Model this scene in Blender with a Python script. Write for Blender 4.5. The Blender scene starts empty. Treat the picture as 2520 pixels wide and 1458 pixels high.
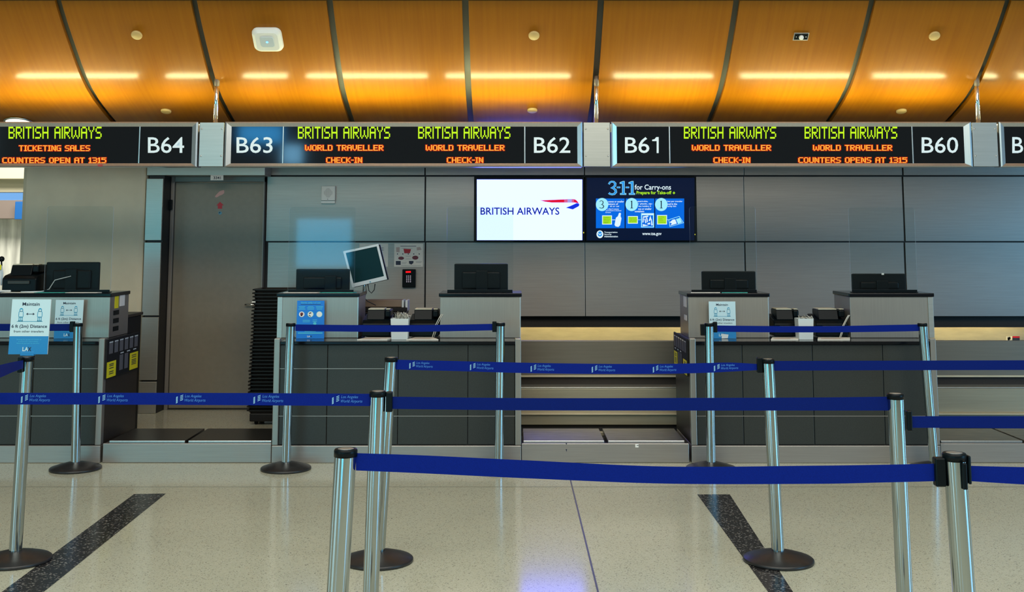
import bpy, bmesh, math, random
from mathutils import Vector, Matrix
random.seed(7)
SC = bpy.context.scene
COL = SC.collection

# ---------------------------------------------------------------- camera
F, EYE, T, YH, CX = 2800.0, 1.6, 0.112, 587.0, 1260.0
TH = math.atan(T); CY = YH - F*T
CT, ST = math.cos(TH), math.sin(TH)
cam = bpy.data.cameras.new('camera')
cam.sensor_fit = 'HORIZONTAL'; cam.sensor_width = 36.0
cam.lens = 36.0*F/2520.0
cam.shift_y = -(729.0-CY)/2520.0
cam.clip_start = 0.05; cam.clip_end = 200
camo = bpy.data.objects.new('camera', cam); COL.objects.link(camo)
camo.location = (0, 0, EYE); camo.rotation_euler = (math.pi/2+TH, 0, 0)
SC.camera = camo

# ---------------------------------------------------------------- view, world, large lights
vs = SC.view_settings
SC.display_settings.display_device = 'sRGB'
vs.view_transform = 'Standard'; vs.look = 'None'; vs.gamma = 1.0; vs.use_curve_mapping = False
vs.exposure = 0.0

world = bpy.data.worlds.new('hall_ambient'); SC.world = world; world.use_nodes = True
bg = world.node_tree.nodes['Background']
bg.inputs[0].default_value = (0.76, 0.93, 0.88, 1); bg.inputs[1].default_value = 0.15

def area(name, loc, target, sx, sy, power, color):
    l = bpy.data.lights.new(name, 'AREA'); l.shape = 'RECTANGLE'; l.size = sx; l.size_y = sy
    l.energy = power; l.color = color
    o = bpy.data.objects.new(name, l); COL.objects.link(o)
    o.location = loc
    o.rotation_euler = (Vector(target)-Vector(loc)).to_track_quat('-Z', 'Y').to_euler()
    return o
# assumed unseen light far to the right for the post streaks, unseen soft overhead fills added for wall and floor, assumed unseen blue screens behind
area('right_streak_light', (15.0, -1.5, 2.4), (0, 6.5, 1.0), 6.0, 4.4, 620, (0.20, 0.60, 1.0))  # unseen light, assumed and placed for the bright streaks on the posts' right side
area('left_streak_light', (-14.0, -6.0, 2.6), (0, 7, 1.0), 6.0, 4.0, 240, (0.45, 0.85, 1.0))  # unseen light added for the pale streaks on the posts' left side
area('teal_fill_far_left', (-8.5, -14.0, 1.3), (-2, 9, 1.2), 4.4, 2.6, 150, (0.08, 0.75, 0.85))  # unseen light added to tint the left steel teal
area('teal_fill_left', (-3.0, -14.0, 1.0), (-1, 9, 1.2), 2.0, 2.2, 32, (0.10, 0.75, 0.85))  # second added teal tint light, placed clear of the acrylic reflections
area('hall_soft_fill', (0.5, -1.5, 6.3), (0.5, 6.0, 0.3), 11.0, 3.0, 650, (1.0, 0.95, 0.82))
area('hall_soft_fill', (0.5, 3.6, 6.5), (0.5, 4.2, 0), 11.0, 2.0, 240, (1.0, 0.95, 0.84))
area('assumed_lobby_screen', (-4.35, -9.0, 1.5), (-1.5, 8.8, 1.55), 1.25, 1.1, 34, (0.06, 0.55, 1.0))  # unseen screen, assumed for the cyan reflection in one acrylic guard
area('assumed_media_screen', (-5.9, -9.0, 4.05), (-1.9, 8.8, 2.3), 1.0, 0.42, 16, (0.05, 0.45, 1.0))  # unseen screen, assumed for the blue reflections in the sign glass
area('assumed_media_screen', (-5.15, -9.0, 3.55), (-1.7, 8.8, 2.3), 0.45, 0.45, 8, (0.25, 0.65, 1.0))  # second assumed screen, also added for the sign glass reflections

# ---------------------------------------------------------------- pixel <-> place
def ray(px, py):
    u = (CY-py)/F
    return ((px-CX)/F, CT-u*ST, ST+u*CT)
def atY(px, py, Y):
    d = ray(px, py); k = Y/d[1]
    return Vector((d[0]*k, Y, EYE+d[2]*k))
def atZ(px, py, Z):
    d = ray(px, py); k = (Z-EYE)/d[2]
    return Vector((d[0]*k, d[1]*k, Z))
def RX(px, py, Y): return atY(px, py, Y).x
def RZ(py, Y): return atY(CX, py, Y).z

# ---------------------------------------------------------------- materials
def mat(name, col, rough=0.5, metal=0.0, emis=None, es=0.0, spec=0.5, noise=0.0, nscale=(40,40,40), coat=0.0, bump=0.0, rnoise=0.0):
    m = bpy.data.materials.new(name); m.use_nodes = True
    nt = m.node_tree; b = nt.nodes['Principled BSDF']
    b.inputs['Base Color'].default_value = (*col, 1)
    b.inputs['Roughness'].default_value = rough
    b.inputs['Metallic'].default_value = metal
    b.inputs['Specular IOR Level'].default_value = spec
    if coat: b.inputs['Coat Weight'].default_value = coat; b.inputs['Coat Roughness'].default_value = 0.08
    if emis:
        b.inputs['Emission Color'].default_value = (*emis, 1); b.inputs['Emission Strength'].default_value = es
    if noise or bump or rnoise:
        tc = nt.nodes.new('ShaderNodeTexCoord'); mp = nt.nodes.new('ShaderNodeMapping')
        mp.inputs['Scale'].default_value = nscale
        nz = nt.nodes.new('ShaderNodeTexNoise'); nz.inputs['Detail'].default_value = 4; nz.inputs['Scale'].default_value = 1.0
        nt.links.new(tc.outputs['Object'], mp.inputs[0]); nt.links.new(mp.outputs[0], nz.inputs['Vector'])
        if noise:
            rp = nt.nodes.new('ShaderNodeValToRGB')
            rp.color_ramp.elements[0].position = 0.3; rp.color_ramp.elements[1].position = 0.7
            rp.color_ramp.elements[0].color = (*[max(0, c*(1-noise)) for c in col], 1)
            rp.color_ramp.elements[1].color = (*[min(1, c*(1+noise)) for c in col], 1)
            nt.links.new(nz.outputs['Fac'], rp.inputs[0]); nt.links.new(rp.outputs[0], b.inputs['Base Color'])
        if rnoise:
            mr = nt.nodes.new('ShaderNodeMapRange')
            mr.inputs['To Min'].default_value = max(0.02, rough-rnoise); mr.inputs['To Max'].default_value = rough+rnoise
            nt.links.new(nz.outputs['Fac'], mr.inputs['Value']); nt.links.new(mr.outputs[0], b.inputs['Roughness'])
        if bump:
            bp = nt.nodes.new('ShaderNodeBump'); bp.inputs['Strength'].default_value = bump; bp.inputs['Distance'].default_value = 0.002
            nt.links.new(nz.outputs['Fac'], bp.inputs['Height']); nt.links.new(bp.outputs[0], b.inputs['Normal'])
    return m
def emat(name, col, s=1.0):
    return mat(name, (0.004,0.004,0.004), 0.3, emis=col, es=s, spec=0.1)

M = {}
M['steel'] = mat('brushed_steel_panel', (0.37,0.345,0.32), 0.40, 0.70, noise=0.05, nscale=(3,3,90))
M['steel_light'] = mat('brushed_steel_light', (0.46,0.47,0.44), 0.36, 0.75, noise=0.05, nscale=(3,3,110))
M['steel_frame'] = mat('satin_aluminium_frame', (0.62,0.64,0.64), 0.30, 0.9, noise=0.04, nscale=(90,90,4))
M['steel_belt'] = mat('conveyor_steel', (0.22,0.20,0.165), 0.38, 0.7, noise=0.06, nscale=(2,40,60))
M['steel_low'] = mat('conveyor_low_steel', (0.38,0.35,0.26), 0.4, 0.6, noise=0.06, nscale=(2,40,60))  # paler conveyor steel, the lit look of the lower panels put into the colour
M['steel_warm'] = mat('conveyor_back_steel', (0.55,0.50,0.36), 0.45, 0.35, noise=0.08, nscale=(6,6,30))
M['chrome'] = mat('polished_aluminium_tube', (0.43,0.48,0.49), 0.10, 1.0)
M['rod'] = mat('chrome_rod', (0.85,0.85,0.83), 0.12, 1.0)
M['black_gap'] = mat('black_joint', (0.008,0.009,0.012), 0.5)
M['black_plastic'] = mat('black_plastic', (0.003,0.006,0.008), 0.34, spec=0.14)
M['black_matte'] = mat('black_matte_plastic', (0.010,0.011,0.012), 0.6, spec=0.2, bump=0.2, nscale=(300,300,300))
M['tray'] = mat('black_tray_plastic', (0.012,0.011,0.010), 0.42, spec=0.25, noise=0.15, nscale=(120,120,120))
M['stone_black'] = mat('polished_black_worktop', (0.004,0.005,0.008), 0.14, spec=0.28)
M['laminate'] = mat('charcoal_laminate', (0.034,0.038,0.035), 0.36, spec=0.3, noise=0.12, nscale=(150,150,150))
M['laminate_side'] = mat('dark_brown_side_panel', (0.032,0.026,0.022), 0.4, spec=0.25, noise=0.1, nscale=(60,60,60))
M['steel_pod'] = mat('brushed_steel_cabinet', (0.36,0.34,0.305), 0.36, 0.7, noise=0.05, nscale=(120,3,3))
M['column'] = mat('beige_column_paint', (0.62,0.58,0.44), 0.55, noise=0.05, nscale=(5,5,5))
M['door'] = mat('grey_door_paint', (0.235,0.215,0.17), 0.42, 0.1, noise=0.04, nscale=(20,20,20))
M['doorframe'] = mat('taupe_door_frame', (0.25,0.23,0.21), 0.4, 0.3)
M['rubber'] = mat('black_rubber_base', (0.018,0.018,0.019), 0.38, noise=0.2, nscale=(30,30,30))
M['belt'] = mat('royal_blue_webbing', (0.0006,0.012,0.185), 0.6, spec=0.1, noise=0.12, nscale=(400,400,400), bump=0.15)
M['belt_dark'] = mat('navy_blue_webbing', (0.0006,0.010,0.125), 0.6, spec=0.1, noise=0.12, nscale=(400,400,400), bump=0.15)
M['print_light'] = mat('pale_blue_print', (0.30,0.62,0.80), 0.5)
M['print_mid'] = mat('mid_blue_print', (0.05,0.22,0.62), 0.5)
M['glass_black'] = mat('black_display_glass', (0.006,0.007,0.009), 0.06, spec=0.5)
M['number_white'] = mat('number_white', (0.62,0.70,0.72), 0.4, emis=(0.6,0.72,0.76), es=0.28)
M['led_green'] = emat('led_lime', (0.60,1.0,0.01), 0.95)
M['led_red'] = emat('led_red', (0.85,0.025,0.0), 0.75)
M['led_orange'] = emat('led_orange', (1.0,0.55,0.06), 1.05)
M['scr_white'] = emat('screen_white', (0.125,0.155,1.0), 7.0)
M['scr_navy'] = emat('screen_navy', (0.002,0.008,0.035), 0.9)
M['scr_blue'] = emat('screen_blue', (0.0,0.16,0.85), 0.9)
M['scr_cyan'] = emat('screen_cyan', (0.35,0.85,0.98), 1.0)
M['scr_lime'] = emat('screen_lime', (0.42,0.85,0.02), 0.9)
M['scr_limedk'] = emat('screen_lime_text', (0.20,0.45,0.02), 0.8)
M['scr_text'] = emat('screen_text_white', (0.75,0.92,1.0), 1.0)
M['scr_mid'] = emat('screen_sky_blue', (0.02,0.30,0.85), 1.0)
M['ba_blue'] = emat('logo_navy', (0.004,0.012,0.22), 1.0)
M['ba_blue2'] = emat('logo_blue', (0.004,0.03,0.75), 1.0)
M['ba_red'] = emat('logo_red', (0.75,0.003,0.03), 1.0)
M['ba_lilac'] = emat('logo_lilac', (0.42,0.34,0.78), 1.0)
M['ba_pink'] = emat('logo_pink', (0.70,0.12,0.28), 1.0)
M['paper'] = mat('white_paper', (0.80,0.78,0.70), 0.6, noise=0.03, nscale=(80,80,80))
M['paper_teal'] = mat('teal_printed_sheet', (0.04,0.42,0.36), 0.5, noise=0.2, nscale=(60,60,60))
M['sign_pale'] = mat('sign_pale_blue', (0.52,0.72,0.78), 0.4)
M['sign_blue'] = mat('sign_blue', (0.015,0.22,0.52), 0.4)
M['sign_bright'] = mat('sign_bright_blue', (0.01,0.21,0.72), 0.35)
M['sign_cyan'] = mat('sign_cyan_ink', (0.02,0.30,0.50), 0.4)
M['sign_lightcyan'] = mat('sign_light_cyan_ink', (0.08,0.55,0.75), 0.4)
M['ink'] = mat('dark_ink', (0.012,0.022,0.055), 0.5)
M['ink_grey'] = mat('grey_ink', (0.22,0.22,0.23), 0.5)
M['red'] = mat('red_sticker', (0.50,0.006,0.02), 0.4)
M['pink'] = mat('pinkish_torn_sticker', (0.62,0.36,0.34), 0.6)
M['skyblue'] = mat('blue_round_sticker', (0.10,0.33,0.46), 0.5)
M['maroon'] = mat('maroon_ink', (0.16,0.03,0.05), 0.5)
M['yellow'] = mat('yellow_label', (0.75,0.68,0.01), 0.5)
M['white_plastic'] = mat('white_plastic', (0.82,0.82,0.78), 0.35)
M['grey_plastic'] = mat('silver_grey_plastic', (0.55,0.62,0.66), 0.35)
M['cream_plastic'] = mat('cream_plastic_edge', (0.58,0.56,0.42), 0.4)
M['lcd_dark'] = mat('dark_lcd_panel', (0.004,0.026,0.032), 0.3, spec=0.12)
M['bin_white'] = mat('white_desk_bin', (0.62,0.68,0.68), 0.4)
M['cable'] = mat('cable_black', (0.015,0.02,0.025), 0.5)
M['cable_white'] = mat('cable_white', (0.62,0.60,0.52), 0.5)
M['brown_box'] = mat('brown_plastic', (0.20,0.15,0.11), 0.5)
M['led_dot_red'] = emat('keypad_red_led', (1.0,0.005,0.01), 1.4)
M['key_lit'] = emat('keypad_lit_keys', (0.55,0.50,0.60), 0.7)
M['led_dot_blue'] = emat('blue_led', (0.15,0.45,1.0), 2.5)
M['led_dot_yellow'] = emat('yellow_led', (0.8,0.75,0.05), 1.0)
M['tube'] = emat('fluorescent_tube_glow', (0.96,0.95,0.50), 54.0)
M['striplamp'] = emat('warm_strip_glow', (1.0,0.82,0.40), 60.0)
M['downlight'] = emat('downlight_glow', (1.0,0.93,0.75), 3.0)
M['white_stone'] = mat('white_streaked_stone', (0.72,0.72,0.66), 0.5, noise=0.35, nscale=(9,9,1.2))
M['cream'] = mat('cream_bulkhead', (0.60,0.55,0.40), 0.6)
M['blue_cove'] = emat('blue_lit_cove', (0.22,0.50,0.95), 0.9)
M['blue_board'] = mat('blue_board', (0.008,0.12,0.42), 0.4)
M['taupe'] = mat('taupe_bulkhead', (0.24,0.19,0.17), 0.5)
M['plate_dark'] = mat('scale_black_plate', (0.030,0.028,0.024), 0.30, 0.2, noise=0.1, nscale=(50,50,50))
M['plate_steel'] = mat('scale_steel_plate', (0.34,0.33,0.29), 0.34, 0.8, noise=0.25, nscale=(7,20,7), rnoise=0.08)
M['disc'] = mat('tan_cover_disc', (0.62,0.42,0.16), 0.5)

def acrylic():
    m = bpy.data.materials.new('clear_acrylic'); m.use_nodes = True
    nt = m.node_tree; nt.nodes.clear()
    out = nt.nodes.new('ShaderNodeOutputMaterial'); mx = nt.nodes.new('ShaderNodeMixShader')
    tr = nt.nodes.new('ShaderNodeBsdfTransparent'); tr.inputs[0].default_value = (0.95,0.97,0.97,1)
    gl = nt.nodes.new('ShaderNodeBsdfGlossy'); gl.inputs['Roughness'].default_value = 0.04
    fr = nt.nodes.new('ShaderNodeFresnel'); fr.inputs['IOR'].default_value = 1.32
    nt.links.new(fr.outputs[0], mx.inputs[0]); nt.links.new(tr.outputs[0], mx.inputs[1])
    nt.links.new(gl.outputs[0], mx.inputs[2]); nt.links.new(mx.outputs[0], out.inputs[0])
    return m
M['acrylic'] = acrylic()
M['acrylic_edge'] = mat('acrylic_polished_edge', (0.55,0.68,0.80), 0.15, spec=0.7)

def wood():
    m = bpy.data.materials.new('honey_wood_veneer'); m.use_nodes = True
    nt = m.node_tree; b = nt.nodes['Principled BSDF']
    tc = nt.nodes.new('ShaderNodeTexCoord'); mp = nt.nodes.new('ShaderNodeMapping')
    mp.inputs['Scale'].default_value = (26, 0.9, 0.9)
    nz = nt.nodes.new('ShaderNodeTexNoise'); nz.inputs['Scale'].default_value = 1.6; nz.inputs['Detail'].default_value = 6
    rp = nt.nodes.new('ShaderNodeValToRGB')
    rp.color_ramp.elements[0].position = 0.30; rp.color_ramp.elements[1].position = 0.72
    rp.color_ramp.elements[0].color = (0.29, 0.092, 0.0004, 1); rp.color_ramp.elements[1].color = (0.335, 0.115, 0.0008, 1)
    nt.links.new(tc.outputs['Object'], mp.inputs[0]); nt.links.new(mp.outputs[0], nz.inputs['Vector'])
    nt.links.new(nz.outputs['Fac'], rp.inputs[0]); nt.links.new(rp.outputs[0], b.inputs['Base Color'])
    b.inputs['Roughness'].default_value = 0.50; b.inputs['Specular IOR Level'].default_value = 0.15
    b.inputs['Coat Weight'].default_value = 0.40; b.inputs['Coat Roughness'].default_value = 0.17; b.inputs['Coat IOR'].default_value = 1.45
    return m
M['wood'] = wood()
M['ceiling_dark'] = mat('dark_ceiling_reveal', (0.17,0.175,0.14), 0.5)

def terrazzo(name, base, lo, hi, chip, rough, scale=210, cut=0.63):
    m = bpy.data.materials.new(name); m.use_nodes = True
    nt = m.node_tree; b = nt.nodes['Principled BSDF']; L = nt.links
    tc = nt.nodes.new('ShaderNodeTexCoord')
    v = nt.nodes.new('ShaderNodeTexVoronoi'); v.inputs['Scale'].default_value = scale
    L.new(tc.outputs['Object'], v.inputs['Vector'])
    rp = nt.nodes.new('ShaderNodeValToRGB'); e = rp.color_ramp.elements
    e[0].position = 0.0; e[0].color = (*lo,1); e[1].position = 1.0; e[1].color = (*hi,1)
    sep = nt.nodes.new('ShaderNodeSeparateColor'); L.new(v.outputs['Color'], sep.inputs[0])
    L.new(sep.outputs[0], rp.inputs[0])
    e2 = rp.color_ramp.elements.new(0.12); e2.color = (*base,1)
    e3 = rp.color_ramp.elements.new(0.80); e3.color = (*base,1)
    v2 = nt.nodes.new('ShaderNodeTexNoise'); v2.inputs['Scale'].default_value = 1.3; v2.inputs['Detail'].default_value = 3
    L.new(tc.outputs['Object'], v2.inputs['Vector'])
    mr = nt.nodes.new('ShaderNodeMapRange'); mr.inputs['To Min'].default_value = 0.90; mr.inputs['To Max'].default_value = 1.08
    L.new(v2.outputs['Fac'], mr.inputs['Value'])
    mx = nt.nodes.new('ShaderNodeMix'); mx.data_type = 'RGBA'; mx.blend_type = 'MULTIPLY'; mx.inputs[0].default_value = 1
    L.new(rp.outputs[0], mx.inputs[6]); L.new(mr.outputs[0], mx.inputs[7]); L.new(mx.outputs[2], b.inputs['Base Color'])
    b.inputs['Roughness'].default_value = rough; b.inputs['Specular IOR Level'].default_value = 0.32
    return m
M['floor'] = terrazzo('beige_terrazzo', (0.55,0.555,0.43), (0.20,0.20,0.16), (0.64,0.65,0.54), None, 0.13)
M['floor_dark'] = terrazzo('black_terrazzo_inlay', (0.022,0.021,0.022), (0.012,0.012,0.013), (0.30,0.29,0.27), None, 0.20, scale=120)

# ---------------------------------------------------------------- mesh helpers
class MB:
    def __init__(s): s.v = []; s.f = []; s.mi = []; s.sm = []
    def add(s, vs, fs, mi=0, smooth=False):
        n = len(s.v); s.v += [tuple(p) for p in vs]
        for f in fs: s.f.append([i+n for i in f]); s.mi.append(mi); s.sm.append(smooth)
        return s
    def bm(s, bm, mi=0, smooth=False):
        bm.verts.ensure_lookup_table(); bm.verts.index_update()
        s.add([v.co[:] for v in bm.verts], [[v.index for v in f.verts] for f in bm.faces], mi, smooth); bm.free(); return s
    def box(s, x0, x1, y0, y1, z0, z1, bev=0.0, mi=0, seg=2, M4=None):
        bm = bmesh.new(); bmesh.ops.create_cube(bm, size=1)
        for v in bm.verts: v.co = Vector(((x0+x1)/2+v.co.x*(x1-x0), (y0+y1)/2+v.co.y*(y1-y0), (z0+z1)/2+v.co.z*(z1-z0)))
        if bev:
            b = min(bev, 0.45*min(abs(x1-x0), abs(y1-y0), abs(z1-z0)))
            bmesh.ops.bevel(bm, geom=list(bm.edges), offset=b, segments=seg, affect='EDGES', profile=0.5)
        if M4: bm.transform(M4)
        return s.bm(bm, mi)
    def prism(s, pts, axis, a0, a1, mi=0, bev=0.0):
        # pts: 2-D outline; axis 'x': pts=(y,z); 'y': pts=(x,z); 'z': pts=(x,y)
        def mk(p, a):
            return {'x': (a, p[0], p[1]), 'y': (p[0], a, p[1]), 'z': (p[0], p[1], a)}[axis]
        bm = bmesh.new()
        A = [bm.verts.new(mk(p, a0)) for p in pts]; B = [bm.verts.new(mk(p, a1)) for p in pts]
        n = len(pts); bm.faces.new(A); bm.faces.new(B[::-1])
        for i in range(n): bm.faces.new((A[i], B[i], B[(i+1) % n], A[(i+1) % n]))
        bmesh.ops.recalc_face_normals(bm, faces=list(bm.faces))
        if bev: bmesh.ops.bevel(bm, geom=list(bm.edges), offset=bev, segments=2, affect='EDGES', profile=0.5)
        return s.bm(bm, mi)
    def lathe(s, prof, c=(0,0,0), n=32, mi=0, smooth=True):
        vs = []; fs = []; m = len(prof)
        for i in range(n):
            a = 2*math.pi*i/n
            for r, z in prof: vs.append((c[0]+r*math.cos(a), c[1]+r*math.sin(a), c[2]+z))
        for i in range(n):
            j = (i+1) % n
            for k in range(m-1): fs.append((i*m+k, j*m+k, j*m+k+1, i*m+k+1))
        if prof[0][0] > 1e-5: fs.append([i*m for i in range(n)][::-1])
        if prof[-1][0] > 1e-5: fs.append([i*m+m-1 for i in range(n)])
        return s.add(vs, fs, mi, smooth)
    def tube(s, pts, r, n=8, mi=0):
        P = [Vector(p) for p in pts]; vs = []; fs = []
        R = r if isinstance(r, (list, tuple)) else [r]*len(P)
        for i, p in enumerate(P):
            t = (P[min(i+1, len(P)-1)]-P[max(i-1, 0)]).normalized()
            a = t.cross(Vector((0,0,1)));
            if a.length < 1e-3: a = t.cross(Vector((1,0,0)))
            a.normalize(); b = t.cross(a)
            for k in range(n):
                q = 2*math.pi*k/n; vs.append(p+a*(R[i]*math.cos(q))+b*(R[i]*math.sin(q)))
        for i in range(len(P)-1):
            for k in range(n):
                l = (k+1) % n; fs.append((i*n+k, i*n+l, (i+1)*n+l, (i+1)*n+k))
        fs.append(list(range(n))[::-1]); fs.append([(len(P)-1)*n+k for k in range(n)])
        return s.add(vs, fs, mi, True)
    def cyl(s, p0, p1, r, n=20, mi=0): return s.tube([p0, p1], r, n, mi)
    def build(s, name, mats, parent=None, loc=None):
        me = bpy.data.meshes.new(name)
        o0 = Vector(loc) if loc is not None else Vector((0,0,0))
        me.from_pydata([(p[0]-o0.x, p[1]-o0.y, p[2]-o0.z) for p in s.v], [], s.f)
        if not isinstance(mats, (list, tuple)): mats = [mats]
        for m in mats: me.materials.append(M[m] if isinstance(m, str) else m)
        for p, mi, sm in zip(me.polygons, s.mi, s.sm): p.material_index = mi; p.use_smooth = sm
        me.update()
        o = bpy.data.objects.new(name, me); COL.objects.link(o)
        o.location = o0
        if parent is not None:
            o.parent = parent
            w = Vector((0,0,0)); q = parent
            while q is not None: w += q.location; q = q.parent
            if loc is None: o.location = -w
            else: o.location = o0-w
        return o
def box(x0, x1, y0, y1, z0, z1, bev=0.0): return MB().box(x0, x1, y0, y1, z0, z1, bev)

def tag(o, label=None, cat=None, group=None, kind=None):
    if label: o['label'] = label
    if cat: o['category'] = cat
    if group: o['group'] = group
    if kind: o['kind'] = kind
    return o
def thing(name, loc, label, cat, group=None):
    o = bpy.data.objects.new(name, None); COL.objects.link(o); o.location = loc
    o.empty_display_size = 0.05
    return tag(o, label, cat, group)
def copy_tree(o, parent=None):
    c = o.copy(); COL.objects.link(c)
    if parent is not None: c.parent = parent
    for ch in [k for k in bpy.data.objects if k.parent is o]: copy_tree(ch, c)
    return c

# flat artwork laid on a surface; m maps (a, b) to a point
class Art(MB):
    def __init__(s, m): super().__init__(); s.m = m
    def poly(s, pts, mi=0): return s.add([s.m(*p) for p in pts], [list(range(len(pts)))], mi)
    def rect(s, x0, y0, x1, y1, mi=0): return s.poly([(x0,y0),(x1,y0),(x1,y1),(x0,y1)], mi)
    def circ(s, cx, cy, rx, ry=None, mi=0, n=24):
        ry = ry or rx
        return s.poly([(cx+rx*math.cos(2*math.pi*i/n), cy+ry*math.sin(2*math.pi*i/n)) for i in range(n)], mi)
    def stroke(s, pts, w, mi=0, closed=False):
        P = [Vector(p) for p in pts]; n = len(P); W = w if isinstance(w, (list, tuple)) else [w]*n
        A = []; B = []
        for i in range(n):
            a = P[(i-1) % n] if (closed or i > 0) else P[i]; b = P[(i+1) % n] if (closed or i < n-1) else P[i]
            t = (b-a)
            if t.length < 1e-9: t = Vector((1,0))
            t.normalize(); nn = Vector((-t.y, t.x))
            A.append(tuple(P[i]+nn*W[i]/2)); B.append(tuple(P[i]-nn*W[i]/2))
        for i in range(n if closed else n-1):
            j = (i+1) % n; s.poly([A[i], A[j], B[j], B[i]], mi)
        return s
    def text(s, body, x0, y0, x1, y1, mi=0, bold=0.0, shear=0.0, up=None):
        # fitted into the box; y0 is the TOP edge and y1 the BOTTOM edge in the art's own axis
        cu = bpy.data.curves.new('lettering', 'FONT'); cu.body = body; cu.size = 1; cu.resolution_u = 3
        cu.offset = bold; cu.shear = shear
        ob = bpy.data.objects.new('lettering', cu); COL.objects.link(ob)
        dg = bpy.context.evaluated_depsgraph_get()
        me = bpy.data.meshes.new_from_object(ob.evaluated_get(dg))
        vs = [v.co.copy() for v in me.vertices]; fs = [list(p.vertices) for p in me.polygons]
        bpy.data.objects.remove(ob); bpy.data.curves.remove(cu); bpy.data.meshes.remove(me)
        if not vs: return s
        ax = min(v.x for v in vs); bx = max(v.x for v in vs); ay = min(v.y for v in vs); by = max(v.y for v in vs)
        out = []
        for v in vs:
            u = (v.x-ax)/(bx-ax); w = (v.y-ay)/(by-ay)
            out.append(s.m(x0+(x1-x0)*u, y1+(y0-y1)*w))
        return s.add(out, fs, mi)
def wallmap(Y): return lambda px, py: atY(px, py, Y)

FONT = {
'A':'01110 10001 10001 11111 10001 10001 10001','B':'11110 10001 10001 11110 10001 10001 11110',
'C':'01111 10000 10000 10000 10000 10000 01111','D':'11110 10001 10001 10001 10001 10001 11110',
'E':'11111 10000 10000 11110 10000 10000 11111','G':'01111 10000 10000 10011 10001 10001 01111',
'H':'10001 10001 10001 11111 10001 10001 10001','I':'111 010 010 010 010 010 111',
'K':'10001 10010 10100 11000 10100 10010 10001','L':'10000 10000 10000 10000 10000 10000 11111',
'N':'10001 11001 10101 10101 10101 10011 10001','O':'01110 10001 10001 10001 10001 10001 01110',
'P':'11110 10001 10001 11110 10000 10000 10000','R':'11110 10001 10001 11110 10100 10010 10001',
'S':'01111 10000 10000 01110 00001 00001 11110','T':'11111 00100 00100 00100 00100 00100 00100',
'U':'10001 10001 10001 10001 10001 10001 01110','V':'10001 10001 10001 10001 10001 01010 00100',
'W':'1000001 1000001 1001001 1001001 1001001 1010101 0100010','Y':'10001 10001 01010 00100 00100 00100 00100',
'1':'010 110 010 010 010 010 111','3':'11110 00001 00001 01110 00001 00001 11110',
'5':'11111 10000 11110 00001 00001 00001 11110','-':'000 000 000 111 000 000 000',' ':'000 000 000 000 000 000 000'}
def led(art, s, x0, y0, x1, y1, mi, grow=0.0, thin_i=False, xbold=0.0):
    cols = []; x = 0
    for ch in s:
        rows = FONT[ch].split()
        if thin_i and ch == 'I': rows = ['1']*7
        cols.append((x, rows)); x += len(rows[0])+1
    tot = x-1; cw = (x1-x0)/tot; chh = (y1-y0)/7
    for x, rows in cols:
        for r, row in enumerate(rows):
            c = 0
            while c < len(row):
                if row[c] == '1':
                    d = c
                    while d < len(row) and row[d] == '1': d += 1
                    art.rect(x0+(x+c)*cw-grow-xbold*cw*0.5, y0+r*chh-grow, x0+(x+d)*cw+grow+xbold*cw*0.5, y0+(r+1)*chh+grow, mi)
                    c = d
                else: c += 1

# ================================================================ STRUCTURE
Yw = 10.98          # steel back wall
Yc = 8.37           # front of the counters
Yp = 8.66           # front of the raised cabinets (fitted below)
Ys = 8.80           # hanging sign fronts

ZL = RZ(841, Yc)
while RZ(832.5, Yp) < ZL: Yp -= 0.002
# ---- floor
flo = tag(box(-16, 16, -14, 30, -0.12, 0.0).build('floor', 'floor'), kind='structure')
d1 = [atZ(330,1217,0.0), atZ(408,1216,0.0), atZ(212,1374,0.0), atZ(118,1374,0.0)]
def inlay(a, b, c, d, ext=0.9):
    a, b, c, d = [Vector(p) for p in (a, b, c, d)]
    c2 = c+(c-b)*ext; d2 = d+(d-a)*ext
    for p in (a, b, c2, d2): p.z = 0.0012
    return MB().add([a, b, c2, d2], [[0, 3, 2, 1]])
inlay(atZ(330,1217,0), atZ(408,1216,0), atZ(212,1374,0), atZ(118,1374,0)).build('floor_inlay', 'floor_dark', flo)
inlay(atZ(1716,1218,0), atZ(1796,1218,0), atZ(1897,1374,0), atZ(1829,1374,0)).build('floor_inlay', 'floor_dark', flo)
jm = MB(); jm2 = MB()
p, q = atZ(1404,1183,0), atZ(1451,1374,0); q = q+(q-p)*0.8
w = Vector((0.0045,0,0)); up = Vector((0,0,0.0012))
jm.add([p-w+up, p+w+up, q+w+up, q-w+up], [[0,3,2,1]])
a, b = atZ(-300,1199,0), atZ(2800,1199,0)
for y in (atZ(1260,1199,0).y,):
    jm2.add([(-9,y-.006,.0011),(9,y-.006,.0011),(9,y+.006,.0011),(-9,y+.006,.0011)], [[0,1,2,3]])
jm.build('floor_joint', mat('floor_joint_dark', (0.09,0.09,0.10), 0.3), flo)
jm2.build('floor_joint', mat('floor_joint_grey', (0.42,0.42,0.33), 0.2), flo)

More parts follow.
